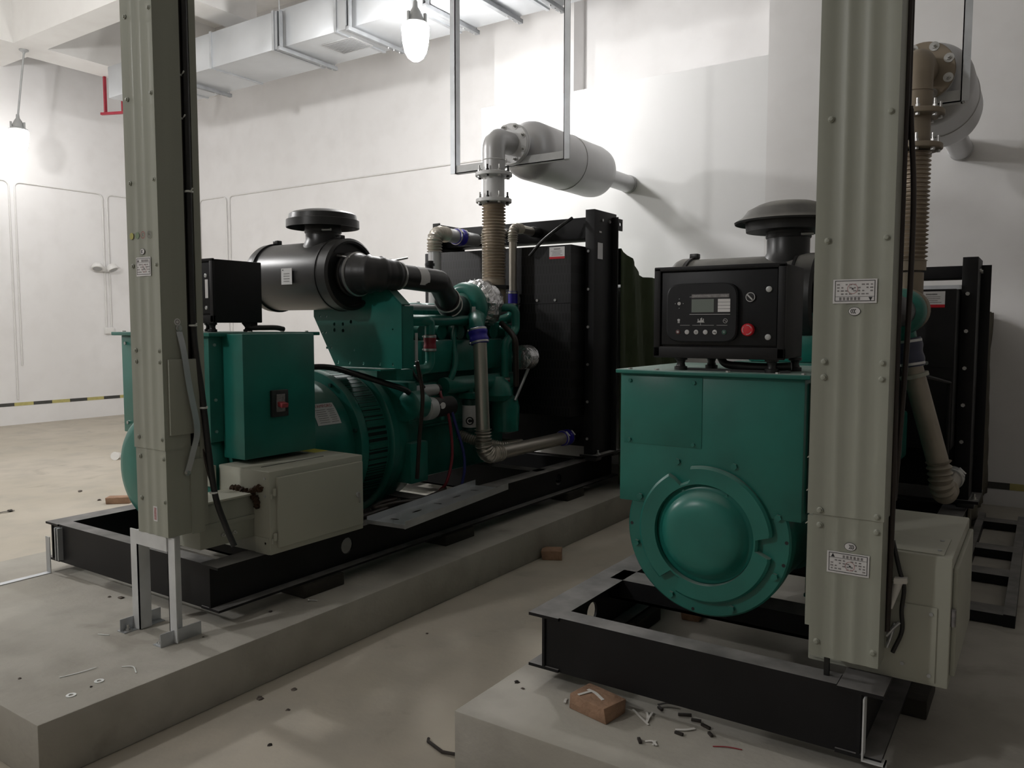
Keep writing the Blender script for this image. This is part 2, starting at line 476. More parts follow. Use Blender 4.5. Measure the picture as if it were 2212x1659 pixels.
# concrete plinths
mb = MB().box(-4.72, -2.66, 1.2, 6.66, 0, .207)
struct('concrete_plinth_1', mb, M_pad, .006, label='long concrete plinth under the left generator')
mb = MB().box(-1.605, .45, 2.037, 6.66, 0, .207)
struct('concrete_plinth_2', mb, M_pad, .006, label='concrete plinth under the right generator')

# wall conduits
def conduit(runs, label, r=.010):
    mb = MB()
    for pts in runs: mb.sweep(fillet(pts, .08, 5), r, 10)
    return tag(build('wall_conduit', mb, M_wht), label, 'conduit')
conduit([[(-12.885, 3, 3.645), (-12.885, 5.75, 3.645), (-12.885, 5.75, .38)]], 'white conduit on the end wall that drops to the hazard tape beside the far lamp')
conduit([[(-12.885, 5.83, .9), (-12.885, 5.83, 3.64), (-12.885, 7.16, 3.64), (-12.885, 7.16, 1.44)]], 'white conduit on the end wall dropping behind the twin emergency light to a socket')
conduit([[(-12.885, 7.24, 1.44), (-12.885, 7.24, 3.64), (-12.885, 8.435, 3.64), (-12.2, 8.435, 3.64), (-12.2, 8.435, 1.2)]], 'white conduit crossing the room corner behind the left riser')
conduit([[(-12.12, 8.435, 1.2), (-12.12, 8.435, 3.64), (-11.4, 8.435, 3.64), (-11.4, 8.435, 1.0)],], 'short white conduit loop on the back wall right of the left riser')
conduit([[(-11.32, 8.435, 1.0), (-11.32, 8.435, 3.64), (-5.05, 8.435, 3.64)]], 'long white conduit running along the back wall to the infill wall')
t = thing('wall_socket', 'white socket box at the end of the conduit under the twin emergency light', 'socket', (-12.9, 7.2, 1.36))
build('back_box', MB().box(-12.9, -12.862, 7.12, 7.28, 1.36, 1.47), M_wht, t, .006)
build('socket_plate', MB().box(-12.864, -12.854, 7.13, 7.27, 1.37, 1.46), M_wht, t, .003)
t = thing('emergency_light', 'white twin head emergency light on the end wall left of the left riser', 'emergency light', (-12.9, 7.12, 2.36))
build('housing', MB().box(-12.9, -12.84, 7.04, 7.2, 2.38, 2.46), M_wht, t, .008)
for sy in (-1, 1):
    mb = MB(); c = Vector((-12.80, 7.12 + sy * .125, 2.44))
    mb.lathe(c, (.35, sy * .2, -.8), [(-.075, .004), (-.072, .04), (-.05, .07), (-.01, .088), (.03, .09), (.034, .078), (.02, .05)], 20)
    h = build('lamp_head', mb, M_wht, t)
    build('lens', MB().lathe(c, (.35, sy * .2, -.8), [(.022, .001), (.024, .074), (.038, .06), (.042, .001)], 20), M_grille, h)

# ------------------------------------------------------------------ pendant lamps
M_lampB = mat('lamp_glass_near', (.9, .9, .9), .3, 0, 0, 5, emit=((1, .985, .975), LAMP_E * .46))
def pendant(x, y, zc, ztop, label, lx=0, ly=0, glow=None):
    """explosion proof pendant: canopy, rod, cast housing with lugs, glowing glass"""
    t = thing('pendant_lamp', label, 'lamp', (x, y, zc - .2))
    top = Vector((x + lx, y + ly, ztop)); nk = Vector((x, y, zc + .32))
    build('canopy', MB().lathe(top, (0, 0, -1), [(0, .06), (.015, .06), (.035, .02), (.05, .016)], 20), M_lgrey, t)
    build('rod', MB().cyl(top - Z * .03, nk, .013, 12), M_lgrey, t)
    hs = build('housing', MB().lathe((x, y, zc + .36), (0, 0, -1), [(0, .02), (.05, .024), (.09, .05), (.15, .075), (.18, .085), (.20, .118), (.215, .118)], 28), M_lgrey, t)
    for k in range(3):
        a = PI / 2 * k * 1.33 + .5; c = Vector((x + .092 * math.cos(a), y + .092 * math.sin(a), zc + .19))
        build('lug', MB().box(c.x - .012, c.x + .012, c.y - .012, c.y + .012, c.z - .045, c.z + .06), M_lgrey, hs, .004)
    build('glass_globe', MB().lathe((x, y, zc + .145), (0, 0, -1), [(0, .118), (.02, .128), (.06, .126), (.16, .118), (.24, .10), (.29, .072), (.318, .035), (.325, .004)], 32), glow or M_lamp, t, label='glowing white glass globe')
    return t
pendant(-4.97, 5.78, 4.13, 6.4, 'lit pendant lamp in front of the air duct', 0, 0, M_lampB)
pendant(-11.97, 5.5, 4.06, 5.3, 'lit pendant lamp on a long rod near the end wall at far left', .08, .08, M_lamp2)
pendant(-8.2, 1.9, 4.06, 6.4, 'added unseen fill lamp at left, built like the other pendants', 0, 0, M_fill_left)  # added lamp out of view, lifts the left plinth top and the ambient light
pendant(-4.2, -2.6, 4.06, 6.4, 'added unseen fill lamp behind the viewer, built like the other pendants', 0, 0, M_fill_rear)  # added lamp out of view, brightens the foreground and faces turned to the camera

# ------------------------------------------------------------------ air duct on trapeze hangers
t = thing('air_duct', 'large galvanised air duct running along under the ceiling', 'duct', (-7, 6.58, 4.64))
xs = [-10.9, -9.75, -8.6, -7.45, -6.45, -5.35, -4.25, -2.9]
for i in range(len(xs) - 1):
    build('duct_section', MB().box(xs[i] + .004, xs[i + 1] - .004, 6.2, 6.95, 4.64, 5.06), M_ductm, t, .006)
    if i:
        mb = MB()
        for (y0, y1, z0, z1) in ((6.188, 6.962, 4.628, 4.642), (6.188, 6.2, 4.642, 5.07), (6.95, 6.962, 4.642, 5.07)):
            mb.box(xs[i] - .018, xs[i] + .018, y0, y1, z0, z1)
        build('duct_flange', mb, M_zinc, t)
v = build('air_grille', MB().box(-6.86, -6.40, 6.38, 6.72, 4.624, 4.642), M_grille, t, .003)
mb = MB()
for k in range(12): mb.obox((-6.63, 6.405 + k * .0265, 4.622), X, Y + Z * .5, Z - Y * .5, .21, .008, .0015)
build('louvre_blades', mb, M_ductm, v)
for i, (x, nm) in enumerate(((-9.3, 'just right of the left riser'), (-7.28, 'left of the air grille'), (-6.2, 'right of the air grille'),
                             (-5.15, 'behind the pendant lamp'), (-4.6, 'third from the right'), (-4.1, 'last before the picture edge'))):
    t = thing('duct_hanger', 'slotted steel trapeze hanger under the air duct ' + nm, 'hanger', (x, 6.58, 4.59))
    mb = MB(); mb.box(x - .026, x + .026, 6.12, 7.0, 4.584, 4.627)
    build('cross_bar', mb, M_strut, t, .003)
    for k in range(3): build('bolt', MB().bolt((x, 6.75 + k * .09, 4.584), (0, 0, -1), .009, .012), M_bolt, t)
    if x > -9:
        mb = MB(); mb.box(x - .026, x - .021, 6.125, 6.175, 4.627, 5.02); mb.box(x + .021, x + .026, 6.125, 6.175, 4.627, 5.02); mb.box(x - .026, x + .026, 6.17, 6.175, 4.627, 5.02)
        build('side_channel', mb, M_strut, t)
    build('threaded_rod', MB().cyl((x, 6.145, 4.6), (x, 6.145, 6.4), .006, 8), M_zinc, t)
    build('threaded_rod', MB().cyl((x, 6.975, 4.6), (x, 6.975, 6.4), .006, 8), M_zinc, t)

# red pipe bracket under the beam end
t = thing('pipe_bracket', 'red painted steel bracket hanging from the ceiling beam at left', 'bracket', (-12.0, 6.9, 4.72))
for x, y in ((-12.12, 6.84), (-11.95, 7.02)):
    build('drop_bar', MB().box(x - .018, x + .018, y - .018, y + .018, 4.76, 5.298), M_redp, t)
build('cross_bar', MB().obox((-11.88, 6.93, 4.742), (.75, .3, 0), (-.3, .75, 0), Z, .33, .02, .018), M_redp, t)
build('cross_bar', MB().box(-11.75, -11.70, 6.98, 7.75, 4.724, 4.76), M_redp, t)

# ------------------------------------------------------------------ silencers, exhaust risers, hangers
def flange(name, c, ax, R, th, nb, mf, t, rot=0, wash=0, studs=.03, bm=None, bolts_dark=False):
    c = Vector(c); ax = Vector(ax).normalized()
    f = build(name, MB().lathe(c - ax * th / 2, ax, [(0, R - .003), (.003, R), (th - .003, R), (th, R - .003)], 40), mf, t)
    u = ax.orthogonal().normalized(); w_ = ax.cross(u)
    for k in range(nb):
        a = 2 * PI * (k + rot) / nb; p = c + (u * math.cos(a) + w_ * math.sin(a)) * (R - .022)
        m_ = M_bbolt if (bolts_dark and k % 2) else M_bolt
        build('bolt', MB().bolt(p + ax * th / 2, ax, .0115, .014, wash, studs), m_, f)
        build('nut', MB().bolt(p - ax * th / 2, -ax, .0115, .012), m_, f)
    return f

def exhaust(xc, yr, zax, zb, zt, zm, ytip, mpipe, mmuf, label_s, label_r, R=.22, pal=False, rp=.077, gap=.60):
    """riser: lower flange zb, bellows to zm, spool to zt, elbow to horizontal axis zax; silencer along +Y to the wall"""
    t = thing('exhaust_riser', label_r, 'exhaust pipe', (xc, yr, zb))
    build('lower_pipe', MB().cyl((xc, yr, zb), (xc, yr, zb + .05), rp + .004, 28), M_tanp, t)
    pts, rad = ribbed([(xc, yr, zb + .05), (xc, yr, zm - .02)], rp - .006, .016, .0215)
    build('flexible_bellows', MB().sweep(pts, rad, 32), M_bel, t, label='tan corrugated steel bellows')
    flange('flange', (xc, yr, zm), Z, .128, .026, 8, mpipe, t, .25, .0, .03, bolts_dark=not pal)
    build('spool_pipe', MB().cyl((xc, yr, zm), (xc, yr, zt), rp, 32), mpipe, t)
    flange('flange', (xc, yr, zt), Z, .132, .026, 8, mpipe, t, .25, .0, .03, bolts_dark=not pal)
    re = .155
    path = [(xc, yr, zt), (xc, yr, zax - re)] + fillet([(xc, yr, zax - re), (xc, yr, zax), (xc, yr + re + .001, zax)], re, 14)[1:] + [(xc, yr + re + .07, zax)]
    build('elbow', MB().sweep(path, rp + .004, 32), mpipe if pal else M_alu, t, label='ninety degree pipe elbow')
    build('weld_bead', MB().lathe((xc, yr, zax - re), Z, [(-.004, rp + .004), (0, rp + .008), (.004, rp + .004)], 32), mpipe, t)
    yf = yr + re + .06
    flange('end_flange', (xc, yf, zax), -Y, .15, .03, 8, mpipe, t, .5, .024, .018)
    s = thing('exhaust_silencer', label_s, 'silencer', (xc, yf + .02, zax - R))
    y0 = yf + .02
    ll = ytip - y0 - gap
    q_ = .10
    prof = [(0, rp), (q_, rp), (q_ + .003, R * .55), (q_ + .03, R * .74), (q_ + .065, R * .88), (q_ + .11, R * .97), (q_ + .15, R), (q_ + .17, R), (ll * .55, R), (ll * .55 + .004, R + .004), (ll * .55 + .008, R),
            (ll - .16, R), (ll - .09, R * .96), (ll - .04, R * .82), (ll - .01, R * .6), (ll, .09)]
    build('body', MB().lathe((xc, y0, zax), Y, prof, 56), mmuf, s, angle=30)
    build('inlet_flange', MB().lathe((xc, y0 - .004, zax), Y, [(0, .147), (.003, .15), (.016, .15), (.02, .145)], 40), M_alu, s)
    yo = y0 + ll
    build('outlet_pipe', MB().lathe((xc, yo - .02, zax), Y, [(0, .078), (ytip - yo + .018, .078)], 32), M_alu, s)
    build('pipe_collar', MB().lathe((xc, ytip - .03, zax), Y, [(0, .079), (.004, .084), (.028, .084), (.029, .079)], 32), M_alu, s)
    for a in (.6, 2.2, 3.9):
        build('end_bolt', MB().bolt((xc + .105 * math.cos(a), yo - .02, zax + .105 * math.sin(a)), Y, .012, .02), M_bbolt, s)
    return t, s
exhaust(-3.32, 4.7, 2.83, 1.79, 2.575, 2.39, 6.9, M_aluw, M_alu,
        'grey aluminium painted exhaust silencer over the left radiator', 'exhaust riser with tan bellows and elbow above the left generator')
exhaust(-.59, 4.5, 2.82, 1.78, 2.555, 2.39, 6.9, M_tanp, M_alu,
        'grey exhaust silencer partly behind the right riser', 'tan exhaust riser with bellows behind the right riser', pal=True, rp=.07, R=.22, gap=1.15)

def uframe(x0, x1, y, z, label, wv=.05):
    t = thing('hanger_frame', label, 'hanger', ((x0 + x1) / 2, y, z))
    for x, s in ((x0, 1), (x1, -1)):
        mb = MB(); mb.box(x - wv / 2, x + wv / 2, y - .03, y - .024, z - .03, 6.4); mb.box(x + s * wv / 2 - s * .006, x + s * wv / 2, y - .03, y + .03, z - .03, 6.4)
        build('drop_angle', mb, M_zinc, t)
    mb = MB(); mb.box(x0, x1, y - .022, y - .016, z - .03, z + .03); mb.box(x0, x1, y - .022, y + .03, z - .03, z - .024)
    build('support_angle', mb, M_whst, t)
    return t
uframe(-3.9, -2.88, 5.0, 2.715, 'galvanised angle frame hanging from the ceiling around the left silencer')
uframe(-.84, -.40, 4.80, 2.69, 'galvanised angle hanger beside the right silencer', .04)

# ------------------------------------------------------------------ generator sets
def circle(r, n=48, c=(0, 0)): return [(c[0] + r * math.cos(2 * PI * k / n), c[1] + r * math.sin(2 * PI * k / n)) for k in range(n)]
def rail(name, x, y0, y1, z0, z1, t, holes, hw=.062, tf=.011, tw=.01):
    """I-section side rail along Y with round holes through the web"""
    mb = MB()
    mb.box(x - hw, x + hw, y0, y1, z1 - tf, z1); mb.box(x - hw, x + hw, y0, y1, z0, z0 + tf)
    mb.plate([(y0, z0 + tf), (y1, z0 + tf), (y1, z1 - tf), (y0, z1 - tf)], [(h, (z0 + z1) / 2, .042, .042) for h in holes],
             (x - tw / 2, 0, 0), Y, Z, tw)
    return build(name, mb, M_black, t)
def cross(name, x0, x1, y, z0, z1, t, wf=.09, tf=.011):
    mb = MB(); mb.box(x0, x1, y, y + .009, z0, z1 - tf); mb.box(x0, x1, y, y + wf, z1 - tf, z1); mb.box(x0, x1, y, y + wf, z0, z0 + tf)
    return build(name, mb, M_black, t)

def air_cleaner(t, xc, y, z, L, R, m, outlet):
    """horizontal canister along X with clamped end covers, neck and rain cap; returns the part"""
    x0, x1 = xc - L / 2, xc + L / 2
    can = build('air_cleaner', MB().lathe((x0 + .06, y, z), X, [(0, R - .012), (.02, R - .006), (L - .12, R - .006)], 56), m, t)
    build('end_cover', MB().lathe((x0, y, z), X, [(0, R - .05), (.004, R - .035), (.03, R - .008), (.05, R), (.085, R), (.09, R - .004)], 56), m, can)
    build('end_cover', MB().lathe((x1, y, z), -X, [(.035, .11), (.03, R - .03), (.006, R - .026), (0, R - .014), (.012, R), (.085, R), (.09, R - .004)], 56), m, can)
    for q in (x0 + .09, x1 - .1):
        b_ = build('clamp_band', MB().lathe((q, y, z), X, [(0, R - .004), (.002, R + .004), (.014, R + .004), (.016, R - .004)], 56), M_rub, can)
        build('band_latch', MB().box(q - .012, q + .03, y - .02, y + .016, z + R - .002, z + R + .022), M_plas, b_, .004)
    return can
def rain_cap(can, xc, y, z0, z1, rn, rc, m, m2, style):
    build('intake_neck', MB().lathe((xc, y, z0 - .03), Z, [(0, rn + .03), (.02, rn + .02), (.06, rn), (z1 - z0, rn), (z1 - z0, rn + .004), (z1 - z0 + .05, rn + .004)], 40), m, can)
    if style == 0:
        prof = [(.045, rn), (.04, rc - .012), (0, rc - .004), (0, rc), (.042, rc - .001), (.045, rc - .012), (.074, rc - .018), (.084, rc - .034), (.098, rc * .55), (.102, .01)]
    else:
        prof = [(0, rn), (.0, rc - .05), (.045, rc - .045), (.05, rc - .03), (.035, rc), (.043, rc + .003), (.062, rc - .03), (.095, rc - .055), (.118, rc - .10), (.128, rc * .45), (.13, .01)]
    build('rain_cap', MB().lathe((xc, y, z1), Z, prof, 56), m2, can)
    mb = MB(); mb.lathe((xc, y, z1 - .03), Z, [(0, rn), (.003, rn + .006), (.016, rn + .006), (.018, rn)], 40)
    cl = build('hose_clamp', mb, m, can)
    build('clamp_screw', MB().cyl((xc + rn - .02, y - rn * .8, z1 - .02), (xc + rn + .03, y - rn * .62, z1 - .02), .008, 10), M_bolt, cl)

def hose(t, a, b, r, m, clamps=True, name='hose_coupling', hump=1):
    a, b = Vector(a), Vector(b); d = b - a; L = d.length
    prof = []
    for k in range(17):
        q = k / 16; prof.append((q * L, r + (.006 * hump * (math.sin(q * 2 * PI) ** 2) if hump else 0)))
    h = build(name, MB().lathe(a, d, prof, 28), m, t)
    if clamps:
        for q in (.1, .9):
            p = a + d * q; dd = d.normalized()
            c = build('hose_clamp', MB().lathe(p - dd * .008, dd, [(0, r), (.002, r + .004), (.014, r + .004), (.016, r)], 28), M_bolt, h)
            side = dd.orthogonal().normalized()
            build('clamp_screw', MB().cyl(p + side * (r + .004) - dd.cross(side) * .014, p + side * (r + .004) + dd.cross(side) * .03, .006, 8), M_bolt, c)
    return h

def radiator(t, x0, x1, yf, z0, z1, zg, label_c, m_side, yb=.36, gd=.2, gin=.07, slots=True, extra=None):
    """radiator: side channels, header, core, punched guard in front"""
    xm = (x0 + x1) / 2
    core = build('radiator', MB().box(x0 + .05, x1 - .05, yf + .06, yf + yb - .06, z0 + .05, zg), M_blackb, t)
    for s, x in ((-1, x0), (1, x1)):
        mb = MB()
        mb.box(x - s * .075, x, yf, yf + .008, z0, z1)                       # front flange
        mb.box(x - s * .008, x, yf + .008, yf + yb, z0, z1 - .0)             # web
        mb.box(x - s * .06, x, yf + yb, yf + yb + .008, z0, z1 - .03)
        mb.box(x, x + s * .05, yf + yb - .07, yf + yb - .062, z0, z1 - .03)  # rear ear
        p = build('side_channel', mb, M_blackb, core, .0015)
        for k in range(6):
            zz = z0 + .12 + (zg - z0 - .1) * k / 5.2
            build('bolt', MB().bolt((x - s * .045, yf, zz), -Y, .011, .010), M_bolt, p)
        for k in range(2):
            build('bolt', MB().bolt((x, yf + .12 + k * .12, z1 - .07), X * s, .011, .010), M_bolt, p)
        build('eye_plate', MB().plate([(-.05, -.04), (.05, -.04), (.05, .05), (-.05, .05)], [(.015, .01, .018, .018)], (x - s * .001, yf + yb + .04, z1 - .08), Y, Z, .01 * s), M_blackb, p)
        build('foot_plate', MB().box(x - s * .10, x + s * .05, yf - .02, yf + yb + .03, z0 - .016, z0), M_black, p)
        for yy in (yf + .04, yf + yb - .02):
            build('mounting_pad', MB().box(x - s * .06, x + s * .03, yy - .05, yy + .05, z0 - .045, z0 - .016), M_rub, p, .006)
            build('foot_bolt', MB().bolt((x + s * .025, yy, z0), Z, .012, .014, .02, .02), M_bolt, p)
    build('top_header', MB().box(x0 + .01, x1 - .01, yf + .10, yf + yb - .04, zg + .07, z1 - .04), M_blackb, core, .004)
    mb = MB(); mb.box(x0 + .08, x1 - .08, yf - gd, yf + .05, z0 + .30, zg)
    g = build('fan_guard', mb, M_guard if slots else M_blackb, core, .006)
    for zz, xx in ((zg - .40, .22), (zg - .40, .48)):
        build('bolt', MB().bolt((x1 - .08 - xx * .6, yf - gd, zz), -Y, .011, .010), M_bolt, g)
    build('guard_seam', MB().box(x0 + .08, x1 - .08, yf - gd - .004, yf - gd, zg - .425, zg - .418), M_blackb, g)
    f = Frame((x1 - .20, yf - gd - .001, zg - .055), X, Z)
    mb = MB(); mb.use(M_white); f.rect(mb, 0, 0, .13, .085); mb.use(M_estop); f.rect(mb, 0, -.036, .13, .016, .0011); mb.use(M_gink)
    f.rect(mb, 0, .027, .055, .007, .0011)
    for k in range(4): f.rect(mb, -.005 + .006 * (k % 2), .013 - .010 * k, .095 - .012 * (k % 3), .003, .0011)
    build('warning_label', mb, None, g, label='white label with red lower strip')
    return core

# ---- LEFT GENERATOR ---------------------------------------------------------------------------------------------
XL = -3.61
GL = thing('generator_set', 'large green diesel generator on the left plinth with silver charge air pipes', 'generator', (XL, 3.9, .27), 'diesel generator sets')
ZR = .468
fr = build('base_frame', MB().box(-4.29, -2.955, 2.056, 2.065, .281, .457).box(-4.23, -3.015, 2.056, 2.13, .457, .468).box(-4.23, -3.015, 2.056, 2.13, .27, .281), M_black, GL, label='black steel skid frame')
rail('side_rail', -2.953, 2.05, 5.86, .27, ZR, fr, [2.86, 5.0])
rail('side_rail', -4.29, 2.05, 5.86, .27, ZR, fr, [2.86, 5.0])
for y in (2.62, 3.55, 4.72, 5.35): cross('cross_beam', -4.285, -2.957, y, .27, ZR, fr, .12)
build('corner_gusset', MB().box(-4.226, -4.218, 2.03, 2.056, .285, .455).box(-4.20, -4.192, 2.03, 2.056, .285, .455), M_zinc, fr)
# alternator
ZA = .80
alt = build('alternator', MB().lathe((XL, 2.38, ZA), Y, [(0, .36), (.01, .382), (.80, .385), (.84, .385)], 64), M_green, GL, label='green alternator body')
build('end_bracket', MB().lathe((XL, 2.285, ZA), Y, [(0, .30), (.005, .355), (.02, .365), (.09, .365), (.1, .35)], 56), M_green, alt)
build('end_cover', MB().lathe((XL, 2.17, ZA), Y, [(0, .10), (.004, .20), (.012, .235), (.03, .258), (.055, .27), (.11, .275), (.118, .29)], 56), M_green, alt)
build('rim_ring', MB().lathe((XL, 3.2, ZA), Y, [(0, .38), (.004, .436), (.012, .442), (.05, .442), (.058, .43)], 64), M_green, alt)
vb = build('vent_band', MB().lathe((XL, 3.255, ZA), Y, [(0, .425), (.19, .425)], 64), M_green, alt)
mb = MB()
for k in range(44):
    a0 = math.radians(-60 + k * 5.0); 
    if -60 + k * 5 > 150: break
    for j in range(1):
        u = Vector((math.cos(a0), 0, math.sin(a0))); w_ = Vector((-math.sin(a0), 0, math.cos(a0)))
        mb.obox(Vector((XL, 3.35, ZA)) + u * .4262, Y, w_, u, .075, .0145, .0015)
build('vent_openings', mb, M_gvent, vb)
build('drive_end_ring', MB().lathe((XL, 3.44, ZA), Y, [(0, .43), (.004, .452), (.012, .46), (.055, .46), (.06, .44)], 64), M_green, alt)
for k in range(8):
    a = 2 * PI * (k + .35) / 8
    build('bolt', MB().bolt((XL + .41 * math.cos(a), 3.2, ZA + .41 * math.sin(a)), -Y, .012, .014), M_gdark, alt)
for s in (-1, 1):
    build('foot', MB().box(XL + s * .26, XL + s * .37, 2.45, 2.75, ZR, .60).box(XL + s * .385, XL + s * .26, 2.42, 2.78, ZR, ZR + .02), M_green, alt, .004)
# rating sticker wrapped on the body
mb = MB().use(M_white); n = 10; vs = []; fs = []
th0, th1, ya, yb_ = math.radians(24), math.radians(44), 2.96, 3.13
for i in range(n + 1):
    a = th0 + (th1 - th0) * i / n
    for yy in (ya, yb_): vs.append((XL + .3868 * math.cos(a), yy, ZA + .3868 * math.sin(a)))
for i in range(n): fs.append((2 * i, 2 * i + 1, 2 * i + 3, 2 * i + 2))
mb.add(vs, fs)
def on_drum(th, yy): return Vector((XL + .3876 * math.cos(th), yy, ZA + .3876 * math.sin(th)))
thm = math.radians(41.0); fr_ = Frame(on_drum(thm, 3.045), Y, Vector((-math.sin(thm), 0, math.cos(thm))))
mb.use(M_rink); fr_.text(mb, 'STAMFORD', 0, 0, .028, .0012)
mb.use(M_gink)
for k in range(7):
    th = math.radians(37.5 - k * 1.9); q = Frame(on_drum(th, 3.045), Y, Vector((-math.sin(th), 0, math.cos(th))))
    q.rect(mb, -.03, 0, .07, .0025, .0008); q.rect(mb, .045, 0, .05 - .006 * (k % 3), .0025, .0008)
build('rating_label', mb, None, alt, label='white sticker with red heading')
# terminal box with breaker box
tb = build('terminal_box', MB().box(-3.97, -3.24, 2.28, 2.90, .95, 1.45), M_green, GL, .004, label='green sheet steel terminal box')
build('lid', MB().box(-4.02, -3.2, 2.255, 2.93, 1.45, 1.468), M_green, tb, .003)
for x in (-3.95, -3.7, -3.45, -3.27): build('lid_screw', MB().bolt((x, 2.285, 1.468), Z, .009, .006), M_bolt, tb)
for yy in (2.5, 2.7, 2.86): build('lid_screw', MB().bolt((-3.225, yy, 1.468), Z, .009, .006), M_bolt, tb)
for x, z in ((-3.93, 1.41), (-3.93, 1.0), (-3.28, 1.41), (-3.28, 1.0)): build('panel_screw', MB().bolt((x, 2.28, z), -Y, .009, .006), M_bolt, tb)
for z in (1.41, 1.15, 1.0): build('panel_screw', MB().bolt((-3.24, 2.31, z), X, .008, .006), M_bolt, tb)
bb = build('breaker_box', MB().box(-3.24, -3.085, 2.35, 2.785, .872, 1.462), M_green, GL, .004, label='green breaker box on the terminal box side')
bs = build('breaker_switch', MB().box(-3.085, -3.068, 2.50, 2.60, 1.06, 1.19), M_plas, bb, .004, label='black breaker escutcheon')
build('switch_recess', MB().box(-3.068, -3.064, 2.525, 2.575, 1.085, 1.17), M_gink, bs)
build('toggle', MB().obox((-3.055, 2.55, 1.12), (1, .1, -.25), Y, (.25, 0, 1), .02, .02, .011), M_rink, bs, .003)
# flywheel housing, engine
eng = build('engine_block', MB().box(-3.93, -3.30, 3.72, 4.92, .86, 1.40), M_green2, GL, .02, label='green cast engine block')
hs = build('flywheel_housing', MB().lathe((XL, 3.50, ZA), Y, [(0, .44), (.02, .45), (.10, .45), (.13, .43), (.24, .42)], 48), M_green2, eng)
build('housing_rib', MB().box(-3.55, -3.10, 3.52, 3.60, .93, 1.17).box(-3.40, -3.12, 3.56, 3.72, .55, .80), M_green2, hs, .012)
build('starter_nose', MB().lathe((-3.10, 3.50, 1.03), Y, [(0, .05), (.02, .085), (.12, .085), (.14, .06), (.17, .055)], 24), M_green2, eng)
st = build('starter_motor', MB().lathe((-3.10, 3.67, 1.0), Y, [(0, .055), (.01, .066), (.07, .066), (.072, .062), (.24, .062), (.25, .05), (.262, .02)], 28), M_blackb, eng, label='black and silver starter motor')
build('drive_end', MB().lathe((-3.10, 3.64, 1.0), Y, [(0, .05), (.02, .071), (.07, .071), (.09, .066)], 28), M_lgrey, st)
build('solenoid', MB().cyl((-3.13, 3.64, 1.105), (-3.13, 3.80, 1.105), .036, 22), M_lgrey, st)
build('solenoid_cap', MB().lathe((-3.13, 3.80, 1.105), Y, [(0, .036), (.03, .034), (.036, .02)], 20), M_blackb, st)
fq = Frame((-3.0375, 3.76, 1.0), Y, Z); mb = MB(); fq.disc(mb, 0, .015, .027, .02, .0)
build('starter_label', mb, M_white, st, label='white oval label')
build('terminal', MB().bolt((-3.13, 3.84, 1.105), Y, .007, .006, 0, .02), M_bolt, st)
build('oil_pan', MB().box(-3.85, -3.37, 3.74, 4.9, .50, .86), M_green2, eng, .03)
build('pan_rail', MB().box(-3.90, -3.32, 3.72, 4.92, .845, .872), M_green2, eng, .004)
build('cylinder_head', MB().box(-3.85, -3.33, 3.72, 4.90, 1.40, 1.53), M_green2, eng, .012)
for k in range(6):
    y = 3.75 + k * .193
    rc = build('rocker_cover', MB().box(-3.80, -3.47, y, y + .165, 1.53, 1.655), M_green2, eng, .025)
    build('cover_bolt', MB().bolt((-3.62, y + .08, 1.655), Z, .012, .012), M_bolt, rc)
    build('intake_port', MB().lathe((-3.345, y + .08, 1.46), X, [(0, .05), (.07, .045), (.09, .05)], 20), M_green2, eng)
build('fuel_rail', MB().sweep(fillet([(-3.40, 3.70, 1.62), (-3.40, 4.15, 1.62)], .03), .02, 12), M_lgrey, eng)
build('breather_hose', MB().sweep(smoothline([(-3.44, 3.52, 1.68), (-3.37, 3.56, 1.675), (-3.32, 3.60, 1.63), (-3.31, 3.62, 1.50)]), .022, 12), M_lgrey, eng)
build('water_manifold', MB().sweep(fillet([(-3.22, 3.62, 1.535), (-3.22, 4.3, 1.535)], .02), .034, 18), M_green2, eng)
mp = build('water_pipe', MB().sweep(fillet([(-3.22, 3.64, 1.53), (-3.12, 3.70, 1.53), (-3.12, 3.74, 1.53), (-3.12, 3.74, 1.44)], .06), .032, 18), M_green2, eng)
hose(mp, (-3.12, 3.74, 1.445), (-3.12, 3.74, 1.345), .036, M_red, name='red_hose', hump=.6)
build('lower_bend', MB().sweep(fillet([(-3.12, 3.74, 1.35), (-3.12, 3.74, 1.24), (-3.12, 3.62, 1.235), (-3.24, 3.58, 1.235)], .06), .03, 18), M_green2, mp)
build('drain_plug', MB().cyl((-3.12, 3.655, 1.21), (-3.12, 3.655, 1.175), .008, 8), M_bolt, mp)
build('aftercooler_housing', MB().box(-3.32, -3.20, 3.76, 4.66, 1.20, 1.41), M_green2, eng, .02)
build('cam_cover', MB().box(-3.32, -3.25, 3.78, 4.86, .90, 1.14), M_green2, eng, .015)
for k in range(5): build('cover_plate', MB().box(-3.27, -3.235, 3.84 + k * .2, 3.98 + k * .2, .94, 1.10), M_green2, eng, .012)
build('oil_cooler', MB().sweep([(-3.19, 3.95, 1.115), (-3.19, 4.75, 1.115)], .055, 20), M_green2, eng)
build('oil_drain_pipe', MB().sweep(smoothline([(-3.28, 4.2, 1.50), (-3.22, 4.1, 1.42), (-3.17, 4.05, 1.25), (-3.18, 3.97, 1.08), (-3.22, 3.97, .90)]), .02, 12), M_green2, eng)
ff = build('fuel_filter', MB().lathe((-3.16, 4.20, .80), Z, [(0, .02), (.01, .05), (.2, .052), (.215, .045), (.22, .03)], 28), M_gdark, eng, label='spin on fuel filter')
build('filter_head', MB().box(-3.22, -3.10, 4.15, 4.25, 1.02, 1.06).cyl((-3.16, 4.20, 1.06), (-3.16, 4.20, 1.14), .02, 12), M_green2, ff, .004)
mb = MB().use(M_white).lathe((-3.16, 4.20, .83), Z, [(0, .0525), (.001, .0532), (.145, .0532), (.146, .0525)], 28)
